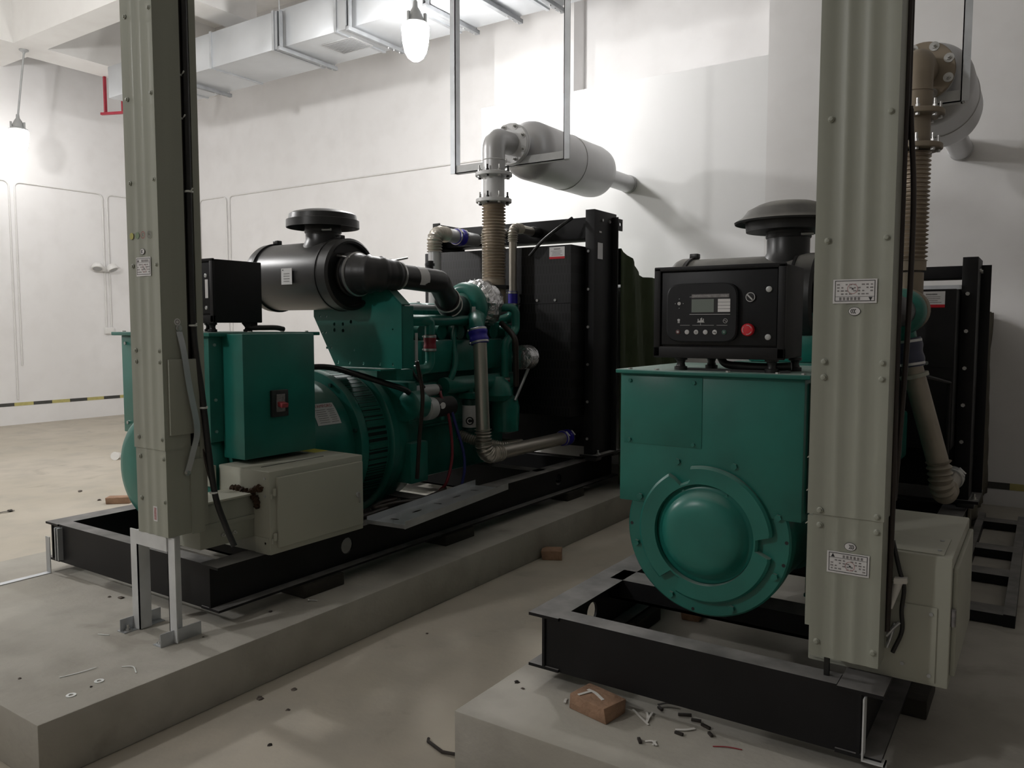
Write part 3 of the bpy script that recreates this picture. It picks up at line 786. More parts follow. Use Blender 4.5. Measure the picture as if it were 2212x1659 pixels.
nd = Vector((.55, -.835, 0)); fc = Frame(Vector((-3.16, 4.20, .875)) + nd * .0534, Vector((.835, .55, 0)), Z)
mb.use(M_ink); fc.disc(mb, 0, 0, .027, None, .0008); mb.use(M_white); fc.arc(mb, 0, 0, .015, .007, 40, 320, .002); 
build('filter_label', mb, None, ff, label='white filter label with black round mark')
build('oil_filter', MB().lathe((-3.17, 4.62, .74), Z, [(0, .03), (.02, .10), (.19, .105), (.25, .09), (.28, .05)], 28), M_green2, eng)
build('filter_adapter', MB().lathe((-3.17, 4.52, .98), Z, [(0, .07), (.04, .11), (.12, .10), (.17, .05)], 24), M_green2, eng)
al = build('alternator_charger', MB().lathe((-3.05, 4.70, 1.28), Y, [(-.06, .05), (-.05, .085), (.05, .085), (.09, .05)], 24), M_foil, eng, label='foil wrapped charging alternator')
build('bracket_arm', MB().sweep([(-3.05, 4.76, 1.22), (-3.07, 4.6, .98)], .011, 8), M_zinc, al)
build('breather_pipe', MB().sweep(smoothline([(-3.2, 4.62, 1.52), (-3.05, 4.56, 1.42), (-3.05, 4.58, 1.28), (-3.06, 4.60, 1.08)]), .02, 12), M_cabb, eng)
# crossover pipe at the front corner of the engine
cw = build('coolant_pipe', MB().sweep(fillet([(-3.34, 4.62, 1.62), (-3.22, 4.66, 1.63), (-3.13, 4.70, 1.63), (-3.13, 4.70, 1.48), (-3.13, 4.56, 1.37), (-3.13, 4.56, 1.10)], [.05] * 6), .03, 18), M_green2, eng)
hose(cw, (-3.13, 4.56, 1.14), (-3.13, 4.56, 1.04), .034, M_red, name='red_hose', hump=.5)
# turbocharger
tu = build('turbocharger', MB().lathe((-3.32, 4.28, 1.625), Y, [(0, .075), (.02, .085), (.035, .10), (.05, .105), (.14, .10), (.18, .07)], 36), M_green2, GL, label='green turbocharger compressor')
vol = []; vr = []
for k in range(30):
    a = math.radians(-60 + 300 * k / 29); vol.append((-3.32 + .125 * math.cos(PI - a), 4.355, 1.625 + .125 * math.sin(PI - a))); vr.append(.036 + .026 * k / 29)
vol += [(-3.19, 4.32, 1.56), (-3.155, 4.26, 1.49), (-3.13, 4.2, 1.43)]; vr += [.06, .055, .05]
build('volute', MB().sweep(vol, vr, 20), M_green2, tu)
build('tag_plate', MB().obox((-3.175, 4.262, 1.60), (.8, .5, 0), Z, (.5, -.8, 0), .012, .028, .002), M_zinc, tu)
mb = MB(); prof = []; nn = 40
vs = []; fs = []
for i, (d, r) in enumerate([(0, .115), (.012, .15), (.05, .163), (.11, .168), (.155, .158), (.185, .12), (.19, .06)]):
    for k in range(nn):
        a = 2 * PI * k / nn; rr = r * (1 + .05 * math.sin(5 * a + i * 1.7) + random.uniform(-.035, .035))
        vs.append((-3.31 + rr * math.cos(a), 4.42 + d + random.uniform(-.008, .008), 1.655 + rr * math.sin(a)))
for i in range(6):
    for k in range(nn): fs.append((i * nn + k, i * nn + (k + 1) % nn, (i + 1) * nn + (k + 1) % nn, (i + 1) * nn + k))
fs += [tuple(range(nn)), tuple(range(6 * nn, 7 * nn))]
mb.add(vs, fs); build('heat_blanket', mb, M_foil, tu, angle=9, label='crinkled silver heat blanket')
mb = MB()
for k in range(26):
    a = 2 * PI * k / 26; mb.sweep([(-3.31 + .157 * math.cos(a), 4.425, 1.655 + .157 * math.sin(a)), (-3.31 + .17 * math.cos(a + .12), 4.455, 1.655 + .17 * math.sin(a + .12))], .003, 6)
build('lacing_wire', mb, M_bolt, tu)
build('exhaust_outlet', MB().sweep(fillet([(-3.32, 4.60, 1.64), (-3.32, 4.70, 1.66), (-3.32, 4.70, 1.78)], .06), .085, 24), M_tanp, tu)
build('outlet_flange', MB().cyl((-3.32, 4.70, 1.765), (-3.32, 4.70, 1.79), .11, 30), M_bbolt, tu)
build('exhaust_manifold', MB().sweep([(-3.38, 3.85, 1.46), (-3.38, 4.85, 1.46)], .06, 18), M_green2, tu)
# air cleaner on a punched bracket plate
ac = air_cleaner(GL, -3.585, 3.2, 1.785, .72, .2, M_plas, 1)
ac['label'] = 'black air cleaner canister'
rain_cap(ac, -3.455, 3.2, 1.955, 2.055, .098, .205, M_plas, M_plas, 0)
f = Frame((-3.535, 2.9982, 1.775), X, Z); mb = MB().use(M_white); f.rect(mb, 0, 0, .088, .09, -.0005, .002); mb.use(M_ink); f.rect(mb, -.03, .035, .008, .006, .0012); mb.use(M_gink)
for k in range(4): f.rect(mb, .0, .015 - .014 * k, .05, .003, .0012)
build('canister_label', mb, None, ac, label='white square sticker')
poly = [(-3.655, 1.70), (-3.655, 1.555), (-3.475, 1.262), (-2.955, 1.262), (-2.955, 1.615), (-3.085, 1.725), (-3.3, 1.80)]
hl = [(-3.60, 1.556, .005, .008), (-3.548, 1.556, .005, .008), (-3.585, 1.46, .005, .008), (-3.555, 1.46, .005, .008), (-3.55, 1.37, .004, .007), (-3.51, 1.37, .005, .008), (-3.455, 1.288, .009, .011),
      (-3.48, 1.51, .009, .010), (-3.48, 1.475, .010, .011), (-3.41, 1.51, .009, .010), (-3.41, 1.472, .010, .011), (-3.345, 1.523, .010, .011), (-3.32, 1.36, .006, .006), (-3.17, 1.36, .005, .005),
      (-3.36, 1.285, .009, .009), (-3.25, 1.285, .009, .009), (-3.12, 1.285, .009, .009), (-3.02, 1.285, .009, .009), (-3.02, 1.48, .005, .005)]
pl = build('bracket_plate', MB().plate(poly, hl, (0, 3.30, 0), X, Z, -.008), M_green, GL, label='green punched bracket plate')
build('top_flange', MB().obox((-3.02, 3.335, 1.672), (.763, 0, -.646), Y, (.646, 0, .763), .085, .035, .004), M_green, pl)
build('side_flange', MB().box(-2.963, -2.955, 3.305, 3.40, 1.262, 1.61), M_green, pl)
build('backing_plate', MB().box(-3.505, -3.0, 3.318, 3.33, 1.42, 1.55), M_gdark, pl)
build('base_flange', MB().box(-3.47, -3.05, 3.23, 3.40, 1.25, 1.258).box(-3.2, -3.05, 3.36, 3.50, 1.19, 1.25), M_green, pl)
build('grey_strip', MB().box(-2.95, -2.945, 3.405, 3.425, 1.30, 1.46), M_lgrey, pl)
# rubber elbow, intake pipe, lower hose
ip = build('intake_pipe', MB().sweep(fillet([(-3.05, 3.36, 1.782), (-3.05, 3.74, 1.765), (-3.20, 4.02, 1.66)], .05, 6), .07, 28), M_plas, GL, label='black intake pipe')
el = [(-3.24, 3.2, 1.785), (-3.20, 3.2, 1.785), (-3.13, 3.205, 1.785), (-3.075, 3.235, 1.785), (-3.053, 3.29, 1.784), (-3.05, 3.38, 1.782)]
el = smoothline(el, 8); ne = len(el)
rads = [.118 - .042 * (i / (ne - 1)) ** 1.2 + (.007 if (i % 8) in (3, 4) else 0) for i in range(ne)]
rb = build('rubber_elbow', MB().sweep(el, rads, 32), M_rub, ip)
build('hose_clamp', MB().lathe((-3.19, 3.2, 1.785), X, [(0, .118), (.002, .123), (.014, .123), (.016, .118)], 36), M_bolt, rb)
build('hose_clamp', MB().lathe((-3.05, 3.365, 1.782), Y, [(0, .076), (.002, .082), (.014, .082), (.016, .076)], 36), M_bolt, rb)
build('clamp_screw', MB().cyl((-3.25, 3.11, 1.885), (-3.17, 3.13, 1.872), .006, 8), M_bolt, rb)
build('clamp_screw', MB().cyl((-3.06, 3.34, 1.862), (-3.03, 3.44, 1.885), .006, 8), M_bolt, rb)
mb = MB().use(M_white); vs = []; fs = []
for i in range(9):
    a = math.radians(-35 + 120 * i / 8)
    for yy in (3.50, 3.58): vs.append((-3.05 + .0712 * math.cos(a), yy, 1.7755 + .0712 * math.sin(a)))
for i in range(8): fs.append((2 * i, 2 * i + 1, 2 * i + 3, 2 * i + 2))
mb.add(vs, fs); build('pipe_label', mb, None, ip, label='white sticker')
d_ = Vector((-.15, .28, -.105)).normalized()
hz = build('turbo_hose', MB().sweep([(-3.185, 3.99, 1.67), Vector((-3.185, 3.99, 1.67)) + d_ * .12, (-3.29, 4.2, 1.625), (-3.32, 4.31, 1.625)], [.08, .081, .082, .08], 28), M_rub, ip)
for q in (.01, .10):
    p = Vector((-3.185, 3.99, 1.67)) + d_ * q
    build('hose_clamp', MB().lathe(p, d_, [(0, .081), (.002, .086), (.014, .086), (.016, .081)], 30), M_bolt, hz)
build('sensor_port', MB().cyl((-3.10, 3.72, 1.80), (-3.10, 3.72, 1.89), .022, 14).cyl((-3.10, 3.72, 1.86), (-3.10, 3.72, 1.875), .03, 14), M_rub, ip)
# charge air pipe (turbo -> radiator bottom)
cp = build('charge_air_pipe', MB().sweep([(-3.05, 4.16, 1.39), (-3.01, 4.14, .80)], .045, 28), M_ss, GL, label='stainless charge air pipe')
hose(cp, (-3.075, 4.165, 1.485), (-3.05, 4.16, 1.385), .058, M_blue, name='blue_hose')
build('compressor_outlet', MB().sweep(smoothline([(-3.15, 4.25, 1.55), (-3.10, 4.19, 1.51), (-3.075, 4.168, 1.46)]), .05, 20), M_green2, cp)
pts, rad = ribbed(fillet([(-3.012, 4.14, .83), (-3.005, 4.14, .655), (-3.0, 4.33, .655)], .15, 18), .042, .016, .021)
build('corrugated_elbow', MB().sweep(pts, rad, 28), M_ss, cp)
build('lower_pipe', MB().sweep([(-3.0, 4.32, .655), (-2.98, 5.13, .66)], .047, 28), M_ss, cp)
hose(cp, (-2.98, 5.10, .66), (-2.98, 5.2, .66), .055, M_blue, name='blue_hose')
build('radiator_stub', MB().cyl((-2.98, 5.18, .66), (-2.98, 5.30, .66), .048, 24), M_blackb, cp)
pts, rad = ribbed(fillet([(-3.40, 4.35, .75), (-3.25, 4.40, .70), (-3.12, 4.52, .66), (-3.08, 4.7, .66)], .1, 8), .03, .008, .016)
build('inner_corrugated_hose', MB().sweep(pts, rad, 20), M_ss, cp)
# upper charge pipe at far side
c2 = build('charge_air_pipe', MB().sweep([(-3.95, 4.80, 1.55), (-3.95, 4.80, 2.08)], .05, 26), M_alu, GL, label='grey charge air pipe behind the intake pipe')
pts, rad = ribbed(fillet([(-3.95, 4.80, 2.07), (-3.95, 4.80, 2.215), (-3.95, 4.95, 2.215)], .12, 14), .05, .012, .022)
build('corrugated_elbow', MB().sweep(pts, rad, 26), M_ss, c2)
build('upper_pipe', MB().sweep([(-3.95, 4.94, 2.215), (-3.95, 5.34, 2.205)], .054, 26), M_alu, c2)
hose(c2, (-3.95, 5.06, 2.212), (-3.95, 5.16, 2.21), .062, M_blue, name='blue_hose')
# coolant pipes to the radiator top
for (x, y, zb, lab) in ((-3.35, 4.99, 1.60, 1), (-3.60, 4.99, 1.60, 0)):
    w1 = build('coolant_riser', MB().sweep([(x, y, zb), (x, y, 2.14)], .03, 22), M_ss, GL)
    pts, rad = ribbed(fillet([(x, y, 2.13), (x, y, 2.235), (x, y + .11, 2.235)], .085, 12), .032, .008, .016)
    build('corrugated_elbow', MB().sweep(pts, rad, 22), M_ss, w1)
    build('top_pipe', MB().sweep([(x, y + .10, 2.235), (x, y + .42, 2.225)], .032, 22), M_ss, w1)
    build('end_coupling', MB().lathe((x, y + .26, 2.23), Y, [(0, .034), (.01, .04), (.1, .04), (.11, .034)], 22), M_rub, w1)
    if lab:
        hose(w1, (x, y, 1.76), (x, y, 1.65), .036, M_blue, name='blue_hose', hump=0)
        build('thermostat_outlet', MB().sweep(fillet([(x, y, 1.66), (x, y, 1.57), (x - .12, y - .02, 1.53)], .05), .04, 20), M_green2, w1)
rad_ = radiator(GL, -4.34, -2.80, 5.25, .53, 2.36, 2.09, '', None)
rad_['label'] = 'tall black radiator with punched guard'
build('filler_tube', MB().sweep(smoothline([(-3.22, 5.02, 2.02), (-3.12, 5.03, 2.12), (-3.02, 5.1, 2.22), (-2.96, 5.2, 2.30)]), .012, 10), M_cable, rad_)
build('grey_plate', MB().box(-2.7985, -2.797, 5.30, 5.38, 2.0, 2.12), M_alu, rad_, label='grey data plate')
build('small_plate', MB().box(-2.7985, -2.797, 5.325, 5.36, 2.195, 2.207), M_white, rad_)
# starter and control cables
build('red_battery_cable', MB().sweep(smoothline([(-3.12, 3.83, 1.115), (-3.08, 3.80, 1.06), (-3.06, 3.84, .95), (-3.05, 3.86, .80), (-3.05, 3.86, .66), (-3.06, 3.82, .53), (-3.1, 3.80, .475)]), .0095, 10), mat('red_cable', (.20, .018, .03), .4), GL)
build('blue_battery_cable', MB().sweep(smoothline([(-3.10, 3.89, 1.03), (-3.06, 3.87, .98), (-3.05, 3.92, .84), (-3.05, 3.98, .70), (-3.05, 3.99, .58), (-3.06, 3.97, .475)]), .0095, 10), mat('blue_cable', (.02, .025, .16), .4), GL)
build('wiring_loom', MB().sweep(smoothline([(-3.60, 2.95, 1.25), (-3.42, 3.16, 1.265), (-3.25, 3.24, 1.225), (-3.13, 3.36, 1.17), (-3.10, 3.50, 1.12), (-3.09, 3.57, 1.05)]), .017, 12), M_cable, GL)
build('hanging_strap', MB().sweep(smoothline([(-2.95, 3.42, 1.30), (-2.96, 3.48, 1.10), (-3.02, 3.52, .85), (-3.05, 3.53, .60)]), .012, 8), M_cabb, GL)
build('sensor_wire', MB().sweep(smoothline([(-3.05, 3.42, 1.62), (-3.06, 3.45, 1.45), (-3.08, 3.52, 1.25), (-3.1, 3.66, 1.13)]), .009, 8), M_cable, GL)

# ---- RIGHT GENERATOR --------------------------------------------------------------------------------------------
XR = -.93
GR = thing('generator_set', 'smaller green diesel generator with round end cover facing the viewer, on the right plinth', 'generator', (XR, 4.0, .27), 'diesel generator sets')
fr = build('base_frame', MB().box(-1.45, -.40, 2.368, 2.377, .281, .457).box(-1.39, -.462, 2.368, 2.45, .457, .468).box(-1.39, -.462, 2.368, 2.45, .27, .281), M_black, GL if False else GR, label='black steel skid frame')
rail('side_rail', -.398, 2.36, 5.50, .27, ZR, fr, [2.72, 4.7])
rail('side_rail', -1.452, 2.36, 5.50, .27, ZR, fr, [2.72, 4.7])
for y, wf, zl in ((2.875, .13, .385), (3.6, .12, .385), (4.55, .12, .27), (5.2, .12, .27)): cross('cross_beam', -1.447, -.402, y, zl, ZR, fr, wf)
build('earthing_strip', MB().box(-.386, -.382, 2.345, 2.385, .275, .452).box(-.386, -.325, 2.345, 2.385, .271, .275).box(-.329, -.325, 2.345, 2.385, .209, .275).box(-.329, -.265, 2.345, 2.385, .2075, .2115), M_whst, fr, .0, label='bent pale earthing strip')
alt = build('alternator', MB().lathe((XR, 2.62, ZA), Y, [(0, .262), (.01, .272), (.70, .275), (.72, .27)], 56), M_green, GR, label='green alternator body')
YE = 2.552
ec = build('end_cover', MB().lathe((XR, YE, ZA), Y, [(0, .262), (.0, .278), (.006, .284), (.06, .284), (.07, .27)], 72), M_green, alt, label='round green end cover')
# raised annulus with three lifting pockets
def ring_poly(r0, r1, gaps, depth, n=120):
    """outer outline of the annulus with rounded pockets cut into its rim"""
    pts = []
    for k in range(n):
        a = 2 * PI * k / n; r = r1
        for g, half in gaps:
            dlt = abs((a - g + PI) % (2 * PI) - PI)
            if dlt < half: r = r1 - depth * min(1, (half - dlt) / (half * .25))
        pts.append((r * math.cos(a), r * math.sin(a)))
    return pts
G3 = [(math.radians(112), .155), (math.radians(-3), .16), (math.radians(-123), .15)]
rp_ = ring_poly(.16, .232, G3, .048)
nR = len(rp_); vs = []; fs = []
for lay, (yy, sh) in enumerate(((YE, 1.0), (YE - .018, 1.0), (YE - .026, .965))):
    for a, b in rp_: vs.append((XR + a * sh, yy, ZA + b * sh))
for k in range(nR): vs.append((XR + .172 * math.cos(2 * PI * k / nR), YE - .026, ZA + .172 * math.sin(2 * PI * k / nR)))
for k in range(nR): vs.append((XR + .170 * math.cos(2 * PI * k / nR), YE - .006, ZA + .170 * math.sin(2 * PI * k / nR)))
for l in range(4):
    for k in range(nR): fs.append((l * nR + k, l * nR + (k + 1) % nR, (l + 1) * nR + (k + 1) % nR, (l + 1) * nR + k))
build('raised_rim', MB().add(vs, fs), M_green, alt, angle=30)
build('centre_dome', MB().lathe((XR, YE, ZA), -Y, [(0, .168), (.006, .168), (.010, .158), (.014, .150), (.035, .138), (.048, .124), (.056, .104), (.060, .08), (.061, .004)], 72), M_green, alt, angle=50)
for a in (62, 118): build('dome_screw', MB().bolt((XR + .158 * math.cos(math.radians(a)), YE - .004, ZA + .158 * math.sin(math.radians(a))), -Y, .006, .008), M_green, alt)
for a in (113, 157, 195, 243, 292, 336, 20, 68): build('cover_bolt', MB().bolt((XR + .258 * math.cos(math.radians(a)), YE, ZA + .258 * math.sin(math.radians(a))), -Y, .0115, .012), M_green, alt)
for a in (2, -14, 262, 180): build('bolt_hole', MB().cyl((XR + .27 * math.cos(math.radians(a)), YE + .0005, ZA + .27 * math.sin(math.radians(a))), (XR + .27 * math.cos(math.radians(a)), YE - .0006, ZA + .27 * math.sin(math.radians(a))), .006, 12), M_ink, alt)
build('rim_ring', MB().lathe((XR, 3.28, ZA), Y, [(0, .27), (.004, .315), (.05, .32), (.058, .31)], 56), M_green, alt)
build('vent_band', MB().lathe((XR, 3.335, ZA), Y, [(0, .31), (.16, .31)], 56), M_gdark, alt)
for s in (-1, 1):
    build('foot', MB().box(XR + s * .2, XR + s * .31, 3.1, 3.3, ZR, .62).box(XR + s * .2, XR + s * .315, 3.08, 3.32, ZR, ZR + .015), M_green, alt, .004)
tb = build('terminal_box', MB().box(-1.248, -.616, 2.548, 3.12, .881, 1.335), M_green, GR, .003, label='green sheet steel terminal box')
build('lid', MB().box(-1.258, -.596, 2.525, 3.15, 1.335, 1.349), M_green, tb, .003)
for x in (-1.21, -1.11, -.86, -.70, -.62): build('lid_screw', MB().bolt((x, 2.545, 1.349), Z, .008, .005), M_bolt, tb)
ap = build('access_panel', MB().box(-1.232, -.946, 2.5455, 2.548, 1.088, 1.328), M_green, tb, .001)
for x, z in ((-1.21, 1.31), (-.975, 1.31), (-1.21, 1.10), (-.975, 1.10)): build('panel_screw', MB().bolt((x, 2.5455, z), -Y, .007, .006), M_green, ap)
build('side_step', MB().box(-.616, -.598, 2.60, 3.1, .90, 1.32), M_gdark, tb)
# engine (mostly behind)
eng = build('engine_block', MB().box(-1.20, -.66, 3.55, 4.75, .74, 1.34), M_green2, GR, .02, label='green cast engine block')
build('flywheel_housing', MB().lathe((XR, 3.45, ZA), Y, [(0, .30), (.02, .33), (.2, .33), (.22, .30)], 40), M_green2, eng)
build('oil_pan', MB().box(-1.13, -.73, 3.6, 4.7, .49, .74), M_green2, eng, .03)
build('cylinder_head', MB().box(-1.12, -.72, 3.58, 4.72, 1.34, 1.46), M_green2, eng, .012)
for k in range(6): build('rocker_cover', MB().box(-1.08, -.78, 3.6 + k * .19, 3.765 + k * .19, 1.46, 1.56), M_green2, eng, .02)
build('cam_cover', MB().box(-.67, -.60, 3.6, 4.7, .80, 1.05), M_green2, eng, .015)
build('starter_motor', MB().cyl((-.57, 3.55, .95), (-.57, 3.85, .95), .06, 24), M_blackb, eng)
ac = air_cleaner(GR, -1.178, 3.7, 1.625, .69, .2, M_dplas, 1)
ac['label'] = 'dusty black air cleaner canister'
rain_cap(ac, -.985, 3.7, 1.80, 1.925, .093, .235, M_plas, M_dplas, 1)
ip = build('intake_pipe', MB().sweep(smoothline([(-.86, 3.7, 1.625), (-.76, 3.71, 1.625), (-.68, 3.78, 1.62), (-.62, 3.95, 1.60), (-.60, 4.12, 1.57), (-.60, 4.26, 1.57)], 6), .075, 24), M_rub, GR)
tu = build('turbocharger', MB().lathe((-.60, 4.24, 1.57), Y, [(0, .06), (.02, .08), (.04, .10), (.07, .115), (.12, .113), (.15, .10), (.18, .07)], 40), M_green2, GR, label='round green turbocharger housing')
build('turbine_housing', MB().lathe((-.60, 4.40, 1.58), Y, [(0, .08), (.02, .11), (.12, .11), (.16, .07)], 30), M_tanp, tu)
build('exhaust_outlet', MB().sweep(fillet([(-.59, 4.44, 1.58), (-.59, 4.5, 1.6), (-.59, 4.5, 1.77)], .05), .065, 24), M_tanp, tu)
build('exhaust_manifold', MB().sweep([(-.66, 3.7, 1.42), (-.66, 4.65, 1.42)], .055, 18), M_green2, eng)
cp = build('charge_air_pipe', MB().sweep([(-.555, 4.38, 1.32), (-.42, 4.42, .82)], .05, 28), mat('dusty_tan_pipe', (.36, .32, .26), .45, .3, .12, 7), GR, label='dusty tan charge air pipe')
hose(cp, (-.575, 4.375, 1.44), (-.553, 4.38, 1.30), .062, mat('faded_blue_silicone', (.05, .055, .10), .4), name='blue_hose')
build('hose_clamp', MB().lathe((-.54, 4.385, 1.265), (.26, .08, -.96), [(0, .05), (.002, .066), (.02, .066), (.022, .05)], 28), M_pale, cp)
build('compressor_outlet', MB().sweep([(-.585, 4.33, 1.50), (-.578, 4.37, 1.43)], .05, 18), M_green2, cp)
pts, rad = ribbed(fillet([(-.42, 4.42, .83), (-.395, 4.43, .66), (-.395, 4.62, .66)], .12, 14), .046, .014, .03)
build('corrugated_elbow', MB().sweep(pts, rad, 28), MATS['dusty_tan_pipe'], cp)
build('lower_pipe', MB().sweep([(-.395, 4.6, .66), (-.40, 4.98, .67)], .048, 24), M_ss, cp)
hose(cp, (-.40, 4.88, .668), (-.40, 4.97, .67), .056, M_lgrey, name='grey_hose')
build('bracket_bar', MB().sweep([(-.50, 4.45, 1.25), (-.42, 4.80, 1.20), (-.42, 4.80, .75)], .012, 8), M_blackb, cp)
build('wiring_loom', MB().sweep(smoothline([(-.60, 3.9, .60), (-.50, 3.6, .62), (-.42, 3.4, .56), (-.38, 3.2, .50), (-.36, 3.0, .47)]), .016, 10), M_cabb, GR)
build('wiring_loom', MB().sweep(smoothline([(-.56, 3.7, .70), (-.50, 3.45, .62), (-.47, 3.25, .52), (-.46, 3.1, .475)]), .014, 10), M_cabb, GR)
rad_ = radiator(GR, -1.53, -.325, 5.05, .53, 1.88, 1.70, '', None, yb=.34, slots=False)
rad_['label'] = 'black radiator with plain guard'
build('silver_edge_strip', MB().box(-1.45, -.40, 5.04, 5.05, 1.705, 1.728), M_zinc, rad_)

# ---- CONTROL PANELS ---------------------------------------------------------------------------------------------
def control_panel(gen, x0, x1, y0, y1, z0, z1, label, feet):
    """black sheet steel control cabinet on rubber mounts, facia facing -Y"""
    xm, w_, h_ = (x0 + x1) / 2, x1 - x0, z1 - z0
    t = build('control_panel', MB().box(x0, x1, y0, y1, z0, z1), M_blackb, gen, .004, label=label)
    mb = MB()
    for a in ((x0 - .004, x1 + .004, z1 - .012, z1 + .003), (x0 - .004, x1 + .004, z0 - .003, z0 + .035), (x0 - .004, x0 + .02, z0, z1), (x1 - .02, x1 + .004, z0, z1)):
        mb.box(a[0], a[1], y0 - .012, y0 + .002, a[2], a[3])
    build('front_surround', mb, M_blackb, t, .003)
    dr = build('front_panel', MB().box(x0 + .024, x1 - .022, y0 - .008, y0, z0 + .042, z1 - .016), M_face, t, .002)
    for x, y in feet:
        ft = build('rubber_mount', MB().lathe((x, y, z0 - .046), Z, [(0, .022), (.012, .022), (.014, .016), (.024, .013), (.034, .016), (.036, .022), (.046, .022)], 20), M_rub, t)
    # controller
    yc = y0 - .03; cx = x0 + .172 * w_ / .436 + .0; cz = z0 + .148
    W2, H2 = .122, .091
    out = []
    for k in range(48):
        a = 2 * PI * k / 48; ca, sa = math.cos(a), math.sin(a)
        q = 7.0; out.append((W2 * math.copysign(abs(ca) ** (2 / q), ca), (H2 + .008 * (1 - abs(ca) ** 2) * (1 if sa > 0 else .7)) * math.copysign(abs(sa) ** (2 / q), sa)))
    vs = []; fs = []; n = 48
    for yy, sc_ in ((y0 - .008, 1.0), (yc + .004, 1.0), (yc, .965)):
        for a, b in out: vs.append((cx + a * sc_, yy, cz + b * sc_))
    for l in range(2):
        for k in range(n): fs.append((l * n + k, l * n + (k + 1) % n, (l + 1) * n + (k + 1) % n, (l + 1) * n + k))
    fs.append(tuple(range(2 * n, 3 * n)))
    ct = build('controller', MB().add(vs, fs), M_face, t, label='black generator controller module')
    F = Frame((cx, yc, cz), X, Z)
    mb = MB(); F.rect(mb, .031, .032, .132, .064); build('display_bezel', mb, M_ink, ct)
    mb = MB(); F.rect(mb, .006, .024, .076, .043, .0014); build('lcd_screen', mb, M_lcd, ct, label='grey lcd screen')
    mb = MB()
    for k in range(4): F.rect(mb, .078, .0405 - .0108 * k, .041, .0098, .0014)
    build('indicator_labels', mb, M_white, ct, label='four white label slots')
    mb = MB(); mb.use(M_gink); F.rect(mb, .031, .056, .126, .011, .0012); mb.use(M_btn); F.text(mb, 'DEEP SEA ELECTRONICS', .004, .056, .0052, .0018); F.text(mb, 'DSE', -.02 - .016, .0535, .004, .0018); F.text(mb, 'DSE7320', .078, .056, .0052, .0018)
    build('heading', mb, None, ct)
    mb = MB(); F.rect(mb, .03, -.0045, .138, .0016, .0014); F.rect(mb, -.055, -.0405, .034, .001); F.rect(mb, .008, -.0405, .074, .001); F.rect(mb, .072, -.0405, .036, .001); F.rect(mb, -.0005, -.036, .001, .008)
    F.arc(mb, .083, -.026, .007, .0012, 0, 360, .0012); F.arc(mb, .081, -.026, .0022, .001, 0, 180, .0012); F.arc(mb, .0855, -.026, .0022, .001, 180, 360, .0012)
    F.disc(mb, -.077, -.0225, .005, .0035); F.rect(mb, -.079, -.029, .0025, .008); F.rect(mb, -.075, -.029, .0025, .008)
    for dx, hh in ((-.009, .010), (-.006, .004), (-.003, .005), (0, .012), (.003, .014), (.006, .006), (.009, .011)): F.rect(mb, dx, -.0295 + hh / 2, .0026, hh)
    F.rect(mb, 0, -.0303, .025, .002)
    build('printed_symbols', mb, M_btn, ct)
    for k, c in enumerate((M_gink, M_btn, M_gink, M_btn, M_btn, M_gink)):
        px = -.079 + .0318 * k
        mb = MB().lathe(F.p(px, -.063), -Y, [(0, .0078), (.0015, .0078), (.002, .006)], 18)
        b_ = build('push_button', mb, M_btn if k in (1, 2, 3, 4) else (mat('dim_red_button', (.09, .03, .03), .5) if k == 0 else mat('dim_green_button', (.02, .07, .05), .5)), ct)
        mk = MB().use(M_ink if k else M_btn)
        if k == 0: F.disc(mk, px, -.063, .0036, None, .0026)
        if k == 2: F.arc(mk, px, -.063, .003, .001, 100, 440, .0028)
        if k == 4: F.rect(mk, px - .0015, -.063, .006, .0026, .0028); F.rect(mk, px + .003, -.0645, .003, .0026, .0028)
        if k == 5: mk.use(M_btn); F.rect(mk, px, -.063, .0015, .006, .0028)
        if mk.v: build('button_mark', mk, None, ct)
    mb = MB(); F.disc(mb, -.076, .032, .0058, None, .0006, 18, .002)
    build('push_button', mb, M_btn, ct)
    mb = MB()
    for dx, dz in ((.014, 0), (-.014, 0), (0, .0155), (0, -.0155)): F.disc(mb, -.076 + dx, .032 + dz, .002, None, .0008, 3)
    build('arrow_marks', mb, M_btn, ct)
    # key switch, emergency stop, two latches
    Fp = Frame((xm, y0 - .008, (z0 + z1) / 2), X, Z)
    def loc(px, pz): return px - xm, pz - (z0 + z1) / 2
    kx, kz = loc(x1 - .106, z0 + .198)
    ks = build('key_switch', MB().lathe(Fp.p(kx, kz), -Y, [(0, .0155), (.006, .0155), (.0065, .012)], 24), M_ink, t)
    mb = MB(); Fp.arc(mb, kx, kz, .0142, .0022, 0, 360, .0068, 24); mb.obox(Fp.p(kx - .001, kz, .009), (1, 0, -1), (1, 0, 1), Y, .0125, .0022, .002)
    build('switch_lever', mb, M_btn, ks)
    ex, ez = loc(x1 - .108, z0 + .093)
    es = build('emergency_stop_button', MB().lathe(Fp.p(ex, ez), -Y, [(0, .012), (.012, .012), (.013, .0205), (.022, .0205), (.026, .018), (.027, .004)], 32), M_estop, t, label='red mushroom emergency stop button')
    mb = MB()
    for a0 in (20, 140, 260): Fp.arc(mb, ex, ez, .0145, .0016, a0, a0 + 78, .0278)
    build('turn_arrows', mb, M_btn, es)
    for dz in (.222, .070):
        lx, lz = loc(x1 - .048, z0 + dz)
        build('panel_lock', MB().lathe(Fp.p(lx, lz), -Y, [(0, .0095), (.005, .0095), (.007, .006), (.0072, .004)], 18), M_lgrey, t)
    return t
cpR = control_panel(GR, -1.124, -.688, 2.565, 2.79, 1.395, 1.697, 'black control panel facing the viewer on the right generator, red stop button at right',
              [(-1.045, 2.60), (-.99, 2.75), (-.735, 2.60), (-.70, 2.75)])
